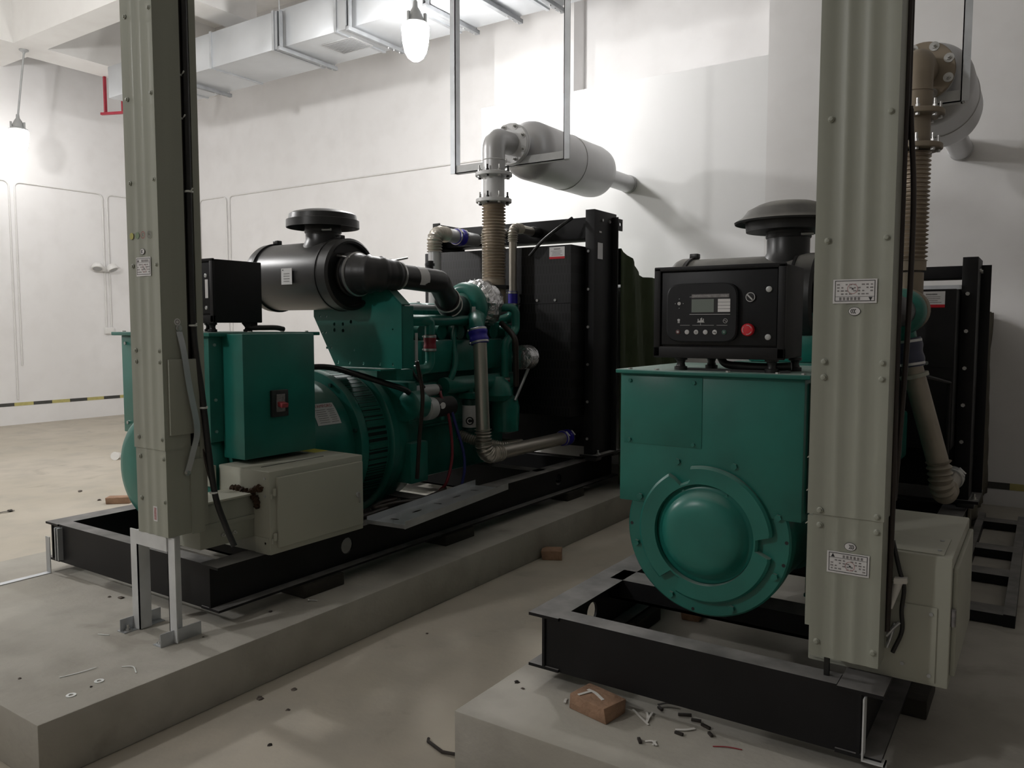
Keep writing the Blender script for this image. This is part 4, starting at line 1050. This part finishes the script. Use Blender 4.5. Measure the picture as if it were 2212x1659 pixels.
build('gland_hose', MB().sweep(smoothline([(-.93, 2.66, 1.40), (-.90, 2.64, 1.372), (-.84, 2.62, 1.368), (-.76, 2.62, 1.366), (-.68, 2.63, 1.37)]), .013, 12), M_cable, cpR)
build('rail_plate', MB().box(-1.06, -.68, 2.60, 2.62, 1.3495, 1.356), M_rub, cpR)
cpL = control_panel(GL, -3.726, -3.276, 2.345, 2.62, 1.515, 1.815, 'black control panel seen side on, half hidden by the left riser',
              [(-3.66, 2.39), (-3.66, 2.58), (-3.36, 2.39), (-3.34, 2.58)])
build('gland_hose', MB().sweep(smoothline([(-3.32, 2.54, 1.52), (-3.30, 2.56, 1.492), (-3.27, 2.60, 1.49), (-3.25, 2.68, 1.49), (-3.25, 2.73, 1.482)]), .013, 12), M_cable, cpL)
mb = MB(); Frame((-3.322, 2.3365, 1.675), X, Z).rect(mb, 0, 0, .022, .088); build('white_label', mb, M_white, cpL, label='narrow white vertical label')
build('bottom_bracket', MB().box(-3.30, -3.29, 2.53, 2.60, 1.492, 1.516), M_blackb, cpL)

# ------------------------------------------------------------------ busbar risers
def riser_cover(x0, x1, yf, yb, z0, z1):
    """ribbed front cover folded back along both sides"""
    w_ = x1 - x0
    pr_ = [(0, 0), (.13, 0), (.17, .0025), (.30, .0025), (.335, .0), (.40, 0), (.44, .0025), (.565, .0025), (.60, 0), (.68, 0), (.72, .002), (.83, .002), (.87, 0), (1, 0)]
    poly = [(x0 + a * w_, yf + d) for a, d in pr_] + [(x1, yb), (x0, yb)]
    return MB().prism(poly, (0, 0, z0), X, Y, z1 - z0)
def plaque(name, parent, F, w_, h_, flip, label):
    mb = MB(); mb.use(M_white); F.rect(mb, 0, 0, w_, h_, .0008, .0012); mb.use(M_ink)
    s = -1 if flip else 1
    F.frame(mb, 0, .001, w_ * .9, h_ * .84, .0016, .0018); F.rect(mb, 0, s * h_ * .22, w_ * .9, .0008, .0018)
    ax, az = -s * w_ * .36, s * h_ * .31
    mb.prism([(-.005, -.004), (.005, -.004), (0, .006)] if not flip else [(-.005, .004), (0, -.006), (.005, .004)], F.p(ax, az, .0016), F.ux, F.uy, .0006)
    mb.use(M_gink)
    for k in range(6): F.rect(mb, s * w_ * (-.10 + .085 * k), s * h_ * .31, w_ * .05, h_ * .12, .0018)
    for r_ in range(4):
        for k in range(9):
            if (k * 7 + r_ * 5) % 4 == 0: continue
            F.rect(mb, s * w_ * (-.38 + .095 * k), s * h_ * (.11 - .13 * r_), w_ * (.045 + .012 * ((k + r_) % 3)), h_ * .055, .0018)
    mb.use(M_pink); F.arc(mb, s * w_ * .05, -s * h_ * .10, h_ * .2, .0016, 0, 360, .0022, 26)
    mb.use(M_ink)
    st = []
    for k in range(10):
        r_ = .004 if k % 2 == 0 else .0016; a = PI / 2 + PI * k / 5; st.append((r_ * math.cos(a), r_ * math.sin(a)))
    mb.prism(st, F.p(s * w_ * .05, -s * h_ * .10, .002), F.ux, F.uy, .0004)
    return build(name, mb, None, parent, label=label)
def ccc(name, parent, F, flip):
    mb = MB(); mb.use(M_ink); F.disc(mb, 0, 0, .0158, .0118, .0006); mb.use(M_white); F.disc(mb, 0, 0, .0146, .0106, .0010); mb.use(M_ink)
    for k in range(3):
        c0 = -.0035 + .0044 * k
        if flip: F.arc(mb, -c0, 0, .0058, .0021, -75, 75, .0020)
        else: F.arc(mb, c0, 0, .0058, .0021, 105, 255, .0020)
    return build(name, mb, None, parent, label='oval mark with three nested arcs')

def riser(x0, x1, yf, zb, zj, d1, d2, d3, label, bolts, lower_in):
    """front housing (depth d1), open slot (d2), rear plate (d3)"""
    t = thing('busbar_riser', label, 'cable riser', ((x0 + x1) / 2, yf + .07, zb), 'busbar risers')
    up = build('upper_cover', riser_cover(x0 - .004, x1 + .003, yf, yf + d1, zj, 6.4), M_post, t)
    lo = build('lower_cover', riser_cover(x0 + lower_in, x1, yf + .004, yf + d1, zb, zj + .02), M_post, t)
    build('inner_core', MB().box(x0 + .02, x1 - .035, yf + d1, yf + d1 + d2, zb + .01, 6.4), M_cable, t)
    build('rear_plate', MB().box(x0 - .012, x1 + .001, yf + d1 + d2, yf + d1 + d2 + d3, zb + .02, 6.4), M_post, t)
    for z in bolts:
        up_ = z > zj
        for x in (x0 + .03, x1 - .015):
            b_ = MB().lathe((x, yf + (0 if up_ else .004), z + (x - x0 - .1) * .0), -Y, [(0, .0088), (.002, .0088), (.003, .0065), (.007, .0055), (.0075, .003)], 16)
            build('cover_bolt', b_, M_post, t)
    return t
RL = riser(-3.112, -2.902, 1.83, .645, 1.0, .115, .045, .03, 'left busbar riser of grey green steel on a white stand', (2.72, 2.40, 2.07, 1.74, 1.40, 1.355, 1.045, .965, .79), 0)
build('joint_cover', MB().box(-2.902, -2.888, 1.85, 1.985, 1.06, 1.365), M_post, RL, .002)
build('foot_skirt', MB().box(-3.105, -2.905, 1.945, 2.0, .645, 1.0), M_post, RL)
build('side_skirt', MB().box(-2.902, -2.897, 1.94, 2.0, .64, .95), M_post, RL)
f = Frame((-3.0, 1.8295, 1.84), X, Z)
mb = MB()
for k, (m_, ring) in enumerate(((mat('yellow_dot', (.42, .40, .12), .5), 0), (mat('pale_green_dot', (.20, .27, .17), .5), 0), (M_rink, 1), (M_gink, 1))):
    mb.use(m_)
    px, pz = -.082 + .041 * k, .02
    if ring: f.arc(mb, px, pz, .013, .0022, 0, 360, .0025, 22); mb.use(M_ink); f.text(mb, 'CN'[k - 2], px, pz, .015, .0028)
    else: f.disc(mb, px, pz, .0135, None, .001)
build('phase_marks', mb, None, RL, label='row of four round phase stickers')
ccc('certification_mark', RL, Frame((-3.01, 1.8295, 1.795), X, Z), False)
plaque('rating_plate', RL, Frame((-3.005, 1.8295, 1.735), X, Z), .10, .075, False, 'grey rating plate')
mb = MB(); f = Frame((-2.985, 1.8335, .735), X, Z); mb.use(M_white); f.rect(mb, 0, 0, .028, .062); mb.use(M_pink); f.rect(mb, 0, 0, .016, .05, .0012)
build('small_sticker', mb, None, RL)
mb = MB(); f = Frame((-2.8995, 1.90, 1.515), Y, Z); mb.use(M_white); f.disc(mb, 0, 0, .014); mb.use(M_gink); f.arc(mb, 0, 0, .008, .003, 0, 360, .0014)
build('earth_mark', mb, None, RL)
ls = smoothline([(-2.896, 1.905, 1.475), (-2.885, 1.915, 1.40), (-2.874, 1.93, 1.25), (-2.868, 1.955, 1.08), (-2.88, 1.94, .98), (-2.894, 1.925, .905)])
mb = MB()
for i in range(len(ls) - 1): mb.obox((ls[i] + ls[i + 1]) / 2, (ls[i + 1] - ls[i]), Y, (ls[i + 1] - ls[i]).cross(Y), (ls[i + 1] - ls[i]).length * .56, .013, .002)
build('earthing_braid', mb, M_zinc, RL, label='flat grey earthing braid')
build('braid_bolt', MB().bolt((-2.898, 1.905, 1.49), X, .009, .01, .014), M_bolt, RL)
build('braid_bolt', MB().bolt((-2.898, 1.925, .90), X, .009, .01, .014), M_bolt, RL)
br = build('branch_box', MB().box(-3.13, -2.965, 2.02, 2.298, .54, .735), M_post, RL, .003, label='short branch box to the breaker cabinet')
build('branch_lid', MB().box(-3.14, -2.955, 2.03, 2.298, .735, .743), M_pale, br)
build('side_rib', MB().box(-2.965, -2.96, 2.03, 2.298, .625, .645), M_post, br)
for y in (2.13, 2.19): build('bolt', MB().bolt((-2.965, y, .585), X, .008, .008, 0, .012), M_bolt, br)
# right riser
RR = riser(-.548, -.352, 2.35, .545, .962, .10, .022, .022, 'right busbar riser of grey green steel in front of the pale cabinet', (2.40, 2.07, 1.738, 1.40, 1.356, .975, .931, .588), .01)
build('rear_cover', MB().box(-.572, -.40, 2.44, 2.475, .60, .935), M_post, RR)
plaque('rating_plate', RR, Frame((-.443, 2.3495, 1.596), X, Z), .113, .066, True, 'white rating plate stuck upside down')
ccc('certification_mark', RR, Frame((-.442, 2.3495, 1.541), X, Z), False)
plaque('rating_plate', RR, Frame((-.439, 2.3535, .830), X, Z), .112, .062, False, 'white rating plate right way up')
ccc('certification_mark', RR, Frame((-.434, 2.3535, .880), X, Z), True)
build('prop_leg', MB().box(-.507, -.493, 2.41, 2.425, .469, .56), M_cable, RR)
for z in (1.12, 1.02, .92): build('spacer_clip', MB().obox((-.567, 2.46, z), (1, 0, 1), Y, (1, 0, -1), .018, .012, .0015), M_pale, RR)

# cables running down the open slots
def cable(name, pts, r, m, label, cat='cable', ties=()):
    t = thing(name, label, cat, tuple(min((Vector(p) for p in pts), key=lambda v: v.z)))
    sp = smoothline(pts); build('sheath', MB().sweep(sp, r, 12), m, t)
    for p in ties:
        p = Vector(p)
        build('cable_tie', MB().lathe(p - Z * .003, Z, [(0, r + .001), (.001, r + .0045), (.007, r + .0045), (.008, r + .001)], 16).obox(p + Vector((r + .014, -.006, .004)), (1, -.3, .4), Y, Z, .016, .003, .0015), M_tie, t)
    return t
cable('power_cable', [(-2.905, 1.973, 6.3), (-2.905, 1.973, 3.0), (-2.907, 1.973, 2.0), (-2.903, 1.973, 1.5), (-2.888, 1.998, 1.2), (-2.884, 2.02, .95), (-2.87, 2.035, .78), (-2.845, 2.06, .66), (-2.815, 2.08, .57)], .013, M_cable,
      'thick black cable in the slot of the left riser, its end hanging free', 'cable', [(-2.905, 1.973, 2.04), (-2.903, 1.973, 1.50), (-2.887, 2.0, 1.16), (-2.875, 2.03, .80)])
cable('power_cable', [(-2.9275, 1.966, 6.3), (-2.9275, 1.966, 1.7), (-2.925, 1.968, 1.2), (-2.89, 2.045, .80), (-2.87, 2.06, .70), (-2.85, 2.085, .62)], .009, M_cabb,
      'thinner black cable beside the thick one on the left riser', 'cable', [(-2.9275, 1.966, 2.5), (-2.9275, 1.966, 2.33)])
cable('power_cable', [(-.348, 2.462, 6.3), (-.348, 2.462, 2.3), (-.349, 2.463, 1.6), (-.346, 2.463, 1.0), (-.349, 2.463, .62)], .009, M_cabb,
      'black cable running close along the right edge of the right riser')
cable('power_cable', [(-.347, 2.50, 6.3), (-.347, 2.50, 2.4), (-.338, 2.485, 2.1), (-.322, 2.475, 1.85), (-.324, 2.475, 1.5), (-.335, 2.48, 1.2), (-.345, 2.488, 1.0)], .0075, M_cabb,
      'dark cable bowing away from the right edge of the right riser')
cable('control_cable', [(-.345, 2.495, .88), (-.325, 2.488, .80), (-.31, 2.482, .75), (-.315, 2.488, .68), (-.312, 2.488, .62), (-.335, 2.492, .55)], .006, M_cable,
      'short black loop of cable at the foot of the right riser')
t = thing('cable_tail', 'white cable end sticking out beside the foot of the right riser', 'cable', (-.33, 2.48, .58))
build('wrapped_end', MB().sweep([(-.342, 2.475, .685), (-.326, 2.478, .765)], [.005, .014], 12), M_strip, t)
build('tape_end', MB().obox((-.318, 2.474, .772), (1, .2, .1), Y, Z, .017, .010, .008), M_strip, t)
build('bare_strip', MB().sweep(smoothline([(-.352, 2.478, .60), (-.335, 2.48, .625), (-.318, 2.485, .645)]), .005, 8), M_zinc, t)
build('bare_strip', MB().sweep(smoothline([(-.350, 2.482, .565), (-.340, 2.484, .60), (-.332, 2.486, .64)]), .005, 8), M_zinc, t)

# white stand under the left riser
t = thing('riser_stand', 'white primed angle steel stand holding up the left riser', 'stand', (-3.03, 1.87, .207))
for x, s in ((-3.172, 1), (-2.905, -1)):
    mb = MB(); mb.box(x - .025, x + .025, 1.845, 1.850, .211, .643); mb.box(x + s * .020, x + s * .025, 1.845, 1.90, .211, .643)
    build('leg', mb, M_whst, t)
    fx = -3.19 if s > 0 else -2.928
    mb = MB(); mb.box(fx - .028, fx + .028, 1.785, 1.97, .207, .211); mb.box(fx + s * -.004 - .002, fx + s * -.004 + .002, 1.785, 1.97, .211, .262) if s > 0 else mb.box(fx + .024, fx + .028, 1.785, 1.97, .211, .262)
    ft = build('foot_angle', mb, M_zinc, t, label='galvanised foot angle')
    build('anchor_bolt', MB().bolt((fx + .012 * s, 1.81, .211), Z, .010, .010, .016, .016), M_bolt, t)
build('top_angle', MB().box(-3.15, -2.925, 1.838, 1.845, .585, .645), M_whst, t)

# pale breaker cabinets
t = thing('breaker_cabinet', 'pale grey green steel cabinet with hinged door beside the left generator', 'cabinet', (-3.08, 2.6, .468), 'pale breaker cabinets')
cb = build('body', MB().box(-3.215, -2.855, 2.30, 2.885, .468, .848), M_pale, t, .005)
build('front_plate', MB().box(-3.33, -3.21, 2.268, 2.282, .744, .846), M_pale, cb)
dr = build('door', MB().box(-2.855, -2.838, 2.335, 2.87, .498, .818), M_pale, t, .004)
for z in (.55, .755): build('hinge', MB().cyl((-2.848, 2.322, z - .016), (-2.848, 2.322, z + .016), .009, 12).cyl((-2.852, 2.31, z - .03), (-2.852, 2.31, z - .008), .006, 10), M_pale, dr)
lk = build('lock', MB().lathe((-2.838, 2.832, .655), X, [(0, .014), (.004, .014), (.006, .011)], 20), M_lgrey, dr)
build('key', MB().box(-2.832, -2.822, 2.830, 2.834, .645, .665).box(-2.828, -2.82, 2.828, 2.836, .615, .648), M_bolt, dr)
build('lid_slit', MB().box(-2.985, -2.98, 2.36, 2.74, .848, .8495), M_ink, cb)
build('lid_sticker', MB().box(-3.22, -3.10, 2.79, 2.88, .848, .8488), M_yel, cb, label='yellow sticker patch')
for x, z in ((-2.885, .815), (-2.885, .735), (-2.885, .52)): build('rivet', MB().bolt((x, 2.30, z), -Y, .006, .004), M_lgrey, cb)
build('lower_panel', MB().box(-2.955, -2.862, 2.296, 2.30, .47, .545), M_pale, cb)
mb = MB(); random.seed(3)
for line in ([(-3.12, .752), (-3.08, .748), (-3.03, .745), (-2.995, .735), (-2.965, .742), (-2.94, .765), (-2.915, .772), (-2.90, .768)], [(-2.985, .738), (-2.955, .728), (-2.935, .712), (-2.93, .690), (-2.94, .675)]):
    P_ = smoothline([(x, 2.293, z) for x, z in line], 6)
    mb.sweep([p + Vector((0, random.uniform(-.003, .003), random.uniform(-.004, .004))) for p in P_], [.004] + [.013 + .006 * math.sin(i * 1.9) + random.uniform(-.003, .003) for i in range(len(P_) - 2)] + [.004], 10)
build('sealing_foam', mb, M_foam, t, label='brown sealing foam')
t = thing('breaker_cabinet', 'pale dusty steel cabinet beside the right riser', 'cabinet', (-.39, 2.8, .468), 'pale breaker cabinets')
cb = build('body', MB().box(-.575, -.192, 2.505, 3.09, .468, .848), M_pale, t, .005)
build('front_cover', MB().box(-.56, -.225, 2.500, 2.505, .48, .70), M_pale, cb, .001)
build('top_panel', MB().box(-.56, -.215, 2.52, 2.72, .848, .852), M_pale, cb, .001)
for x, z in ((-.24, .68), (-.24, .50), (-.31, .69), (-.31, .52)): build('rivet', MB().bolt((x, 2.50, z), -Y, .006, .003), M_lgrey, cb)
for x, y in ((-.23, 2.56), (-.235, 2.68), (-.50, 2.7)): build('rivet', MB().bolt((x, y, .852), Z, .006, .003), M_lgrey, cb)
build('door', MB().box(-.192, -.178, 2.53, 3.07, .50, .815), M_pale, t, .004)
build('hinge', MB().cyl((-.186, 2.518, .65), (-.186, 2.518, .70), .007, 10), M_gink, t)

# ------------------------------------------------------------------ canvas air ducts behind the radiators
def canvas(x0, x1, y0, y1, zt0, zt1, zb, m, label):
    mb = MB(); n = 26; k2 = 20
    vs = []; fs = []
    prof = [(x1, None), ]
    for i in range(n + 1):
        y = y0 + (y1 - y0) * i / n; q = min(1, i / n * 3.0); zt = zt0 + (zt1 - zt0) * q
        for j in range(k2 + 1):
            u = j / k2; z = zb + (zt - zb) * u
            wv = .022 * math.sin(i * .8 + u * 5.0) + .012 * math.sin(i * 1.7 + u * 9)
            vs.append((x1 + wv * min(1, i / 3), y, z))
        for j in range(1, 9):
            u = j / 8; vs.append((x1 + (x0 - x1) * u, y, zt + .015 * math.sin(u * PI) * math.sin(i * .9 + u * 9) * min(1, i / 3)))
        for j in range(1, 7):
            u = j / 6; vs.append((x0, y, zt + (zb - zt) * u))
    m_ = k2 + 1 + 8 + 6
    for i in range(n):
        for j in range(m_ - 1): fs.append((i * m_ + j, i * m_ + j + 1, (i + 1) * m_ + j + 1, (i + 1) * m_ + j))
    o = build('canvas_duct', mb.add(vs, fs), m)
    sd = o.modifiers.new('cloth_thickness', 'SOLIDIFY'); sd.thickness = .004
    return tag(o, label, 'air duct')
canvas(-4.33, -2.76, 5.62, 6.88, 2.10, 1.90, .25, M_tarp, 'dark olive canvas duct between the left radiator and the wall')
canvas(-1.50, -.345, 5.40, 6.88, 1.72, 1.60, .25, M_tarp2, 'tan canvas duct between the right radiator and the wall')

# ------------------------------------------------------------------ loose steel on and around the plinths
t = thing('steel_ladder_frame', 'black steel ladder frame lying on the plinth right of the right generator', 'steel frame', (-.2, 5, .207))
build('side_rail', MB().box(-.105, -.06, 3.95, 6.08, .207, .262), M_black, t)
build('side_rail', MB().box(-.325, -.285, 3.95, 6.08, .207, .262), M_black, t)
for y in (3.95, 4.58, 5.10, 5.83): build('rung', MB().box(-.285, -.105, y, y + .13, .212, .258), M_black, t)
t = thing('cable_tray', 'galvanised perforated cable tray lying on the left skid frame', 'cable tray', (-2.85, 3.52, .469))
d = Vector((-.11, 1, 0)).normalized(); sx = Vector((d.y, -d.x, 0)); c = Vector((-2.845, 3.53, .4705))
hol = []
for k in range(5): hol.append((-.42 + .21 * k, .045, .045 if k % 2 else .012, .012 if k % 2 else .03))
mb = MB().plate([(-.56, -.12), (.56, -.12), (.56, .12), (-.56, .12)], hol, c, d, -sx, .002)
build('tray_base', mb, M_zinc, t)
for s in (-1, 1): build('tray_lip', MB().obox(c + sx * s * .12 + Z * .018, d, sx, Z, .56, .0012, .02), M_zinc, t)
build('tray_end', MB().obox(c - d * .56 + Z * .01, sx, d, Z, .12, .0012, .01), M_zinc, t)
cable('black_cable', [(-2.95, 2.89, .50), (-2.99, 3.05, .486), (-3.02, 3.25, .486), (-3.10, 3.42, .486), (-3.12, 3.30, .49), (-3.06, 3.17, .488), (-3.00, 3.28, .505), (-3.0, 3.5, .487), (-3.03, 3.7, .487), (-3.10, 3.85, .482)], .014, M_cabb,
      'brown black cable looped on the skid frame beside the cable tray')
t = build('earthing_bar', MB().box(-4.31, -4.27, 1.22, 2.03, .207, .211).box(-4.31, -4.27, 2.026, 2.03, .211, .40), M_zinc)
tag(t, 'flat galvanised earthing bar running along the left plinth to the skid corner', 'earthing bar')
def block(x0, x1, y0, y1, label, rz=0):
    o = build('timber_block', MB().box(x0, x1, y0, y1, .207, .2695), M_wood, None, .004)
    return tag(o, label, 'timber block', 'packing blocks under the skids')
block(-3.06, -2.868, 2.50, 2.76, 'dark timber block under the near end of the left skid')
block(-3.06, -2.875, 3.58, 3.86, 'dark timber block under the middle of the left skid')
block(-3.06, -2.88, 5.02, 5.27, 'dark timber block under the far end of the left skid')
block(-1.53, -1.36, 2.95, 3.2, 'dark timber block under the left rail of the right skid')
block(-.47, -.275, 2.85, 3.1, 'dark timber block under the right rail of the right skid')
block(-4.40, -4.22, 2.6, 2.85, 'dark timber block under the far rail of the left skid')
block(-1.53, -1.36, 4.9, 5.15, 'dark timber block under the far end of the right skid left rail')
block(-.47, -.33, 4.9, 5.15, 'dark timber block under the far end of the right skid right rail')
block(-4.40, -4.22, 5.0, 5.25, 'dark timber block under the far corner of the left skid')

# ------------------------------------------------------------------ bricks and litter
random.seed(11)
def brick(cx, cy, z, l, w_, h, rz, label):
    mb = MB(); n = 5; vs = []; 
    ux = Vector((math.cos(rz), math.sin(rz), 0)); uy = Vector((-math.sin(rz), math.cos(rz), 0))
    mb.obox(Vector((cx, cy, z + h / 2)), ux, uy, Z, l / 2, w_ / 2, h / 2)
    for v in mb.v: v += Vector((random.uniform(-.005, .005), random.uniform(-.005, .005), 0))
    o = build('clay_brick', mb, M_brick, None, .004)
    return tag(o, label, 'brick')
brick(-1.203, 2.305, .207, .157, .112, .053, math.radians(-12), 'red brick with a white plastic strip on it on the right plinth')
brick(-2.60, 4.33, 0, .13, .11, .06, .5, 'broken half brick on the floor between the two plinths')
brick(-6.47, 3.65, 0, .19, .10, .055, .75, 'red brick on the floor beyond the left skid')
brick(-1.255, 3.30, .207, .085, .09, .05, .2, 'small broken brick under the round alternator cover')
def strip_thing(name, lines, z, m, label, cat, wdt=.006):
    mb = MB()
    for ln in lines:
        P = smoothline([(a, b, z + c) for a, b, c in ln], 5)
        for i in range(len(P) - 1):
            dd = P[i + 1] - P[i]
            if dd.length < 1e-6: continue
            mb.obox((P[i] + P[i + 1]) / 2, dd, dd.cross(Z), Z, dd.length * .55, wdt / 2, .0008)
    return tag(build(name, mb, m), label, cat)
strip_thing('plastic_strip', [[(-1.25, 2.325, .001), (-1.215, 2.312, .003), (-1.172, 2.285, .001)], [(-1.232, 2.32, .002), (-1.245, 2.295, .002), (-1.258, 2.272, .001)]], .2605, M_strip, 'white plastic strip lying on the brick', 'plastic strip', .011)
strip_thing('plastic_strip', [[(-1.105, 2.375, .002), (-1.07, 2.345, .004), (-1.02, 2.31, .001)], [(-1.03, 2.32, .002), (-1.045, 2.36, .004), (-1.06, 2.385, .002)], [(-1.03, 2.318, .001), (-1.035, 2.35, .006), (-1.04, 2.39, .004)]], .2085, M_strip, 'frayed white plastic strip on the plinth right of the brick', 'plastic strip', .007)
strip_thing('plastic_strip', [[(-.935, 2.33, .001), (-.905, 2.345, .003), (-.885, 2.37, .002)]], .2085, M_strip, 'small white shred on the plinth farther right of the brick', 'plastic strip', .010)
strip_thing('plastic_strip', [[(-.985, 2.21, .001), (-.965, 2.22, .003), (-.945, 2.205, .002)], [(-.96, 2.23, .001), (-.955, 2.20, .003)]], .2085, M_strip, 'white shred at the front edge of the right plinth', 'plastic strip', .007)
strip_thing('tape_scrap', [[(-1.33, 2.32, .0), (-1.327, 2.305, .002), (-1.318, 2.285, .004)]], .2085, M_strip, 'white scrap at the left end of the brick', 'plastic strip', .009)
strip_thing('cable_scrap', [[(-1.045, 2.445, .004), (-1.02, 2.47, .006), (-.985, 2.48, .004)]], .211, M_chip, 'dark red cable offcut on the plinth right of the brick', 'offcut', .009)
for q, (x, y, l) in enumerate(((-.945, 2.435, .022), (-.90, 2.42, .016), (-.915, 2.31, .014), (-.86, 2.40, .018), (-1.03, 2.43, .012), (-.83, 2.36, .012), (-1.00, 2.20, .014))):
    o = build('cable_scrap', MB().obox((x, y, .212), (1, .5 - .3 * q, 0), (-.5 + .3 * q, 1, 0), Z, l, .005, .004), M_chip, None, .001)
    tag(o, 'tiny dark cable offcut scattered on the right plinth near the brick', 'offcut', 'dark offcuts by the brick')
strip_thing('red_wire', [[(-.80, 2.30, .001), (-.76, 2.32, .002), (-.72, 2.33, .001)]], .208, M_rink, 'thin red wire offcut at the front of the right plinth', 'offcut', .004)
def washer(x, y, label):
    mb = MB(); n = 24; vs = []; fs = []
    for (r_, z) in ((.0165, .2072), (.0165, .2100), (.008, .2100), (.008, .2072)):
        for k in range(n): vs.append((x + r_ * math.cos(2 * PI * k / n), y + r_ * math.sin(2 * PI * k / n), z))
    for l in range(4):
        for k in range(n): fs.append((l * n + k, l * n + (k + 1) % n, ((l + 1) % 4) * n + (k + 1) % n, ((l + 1) % 4) * n + k))
    return tag(build('washer', mb.add(vs, fs), M_tie), label, 'washer')
washer(-2.812, 1.486, 'zinc washer on the left plinth nearer the stand')
washer(-2.783, 1.371, 'zinc washer on the left plinth nearer the corner')
strip_thing('cable_tie', [[(-2.96, 1.42, .001), (-2.94, 1.48, .002), (-2.93, 1.54, .003)]], .208, M_tie, 'clear cable tie offcut on the left plinth in front of the stand', 'cable tie', .004)
strip_thing('cable_tie', [[(-2.86, 1.60, .001), (-2.82, 1.62, .004), (-2.765, 1.60, .001)]], .208, M_tie, 'curved clear cable tie offcut near the plinth edge', 'cable tie', .004)
strip_thing('cable_tie', [[(-3.25, 1.72, .001), (-3.20, 1.74, .002)]], .208, M_tie, 'short white offcut left of the stand feet', 'cable tie', .005)
t = thing('screw', 'bright screw lying on the left plinth in front of the near timber block', 'screw', (-2.82, 2.50, .2105))
build('head', MB().cyl((-2.83, 2.49, .2135), (-2.824, 2.494, .2135), .0065, 12), M_bolt, t)
build('shank', MB().cyl((-2.824, 2.494, .2135), (-2.795, 2.515, .2105), .0035, 10), M_bolt, t)
for q, (x, y, z, r_) in enumerate(((-2.79, 1.445, .207, .008), (-3.074, 1.335, .207, .009), (-2.86, 1.95, .207, .007), (-2.865, 2.30, .207, .012), (-3.60, 2.02, .207, .018), (-3.66, 2.0, .207, .012), (-2.655, 1.30, .0, .01),
                                   (-2.52, 2.13, 0, .016), (-2.40, 2.0, 0, .012), (-2.25, 1.79, 0, .013), (-2.45, 2.9, 0, .01), (-2.57, 2.0, 0, .02), (-1.545, 2.33, .207, .014), (-1.50, 2.30, .207, .010), (-1.62, 2.46, 0, .02),
                                   (-6.9, 2.98, 0, .03), (-6.2, 3.2, 0, .03), (-6.7, 3.6, 0, .025), (-6.0, 2.9, 0, .03), (-7.2, 3.7, 0, .028))):
    mb = MB().lathe((x, y, z), Z, [(0, r_), (r_ * .4, r_ * 1.05), (r_ * .8, r_ * .6), (r_ * .9, .001)], 7)
    for v in mb.v: v.x = x + (v.x - x) * .6; v.y = y + (v.y - y) * .6; v.z = z + (v.z - z) * .55
    for v in mb.v: v.x += random.uniform(-.3, .3) * r_; v.y += random.uniform(-.3, .3) * r_
    o = build('mortar_crumb', mb, M_crumb if q % 3 else M_chip)
    tag(o, 'small dark crumb of mortar lying loose on the concrete', 'debris', 'crumbs on the plinths and floor')
strip_thing('timber_sliver', [[(-6.9, 2.85, .004), (-6.87, 3.0, .006)]], .004, M_chip, 'thin dark sliver of wood on the far floor at left', 'offcut', .02)
t = build('paper_cup', MB().lathe((-8.62, 4.85, .04), (.6, -.7, .1), [(-.06, .03), (-.058, .034), (.05, .045), (.055, .047), (.056, .03)], 20), M_wht)
tag(t, 'crushed white cup on the far floor left of the left riser', 'cup')
t = build('bent_wire', MB().sweep([(-1.64, 2.10, .012), (-1.70, 2.09, .008), (-1.79, 2.12, .006), (-1.80, 2.135, .006)], .006, 8), M_chip)
tag(t, 'bent black wire sticking out beside the corner of the right plinth', 'wire')
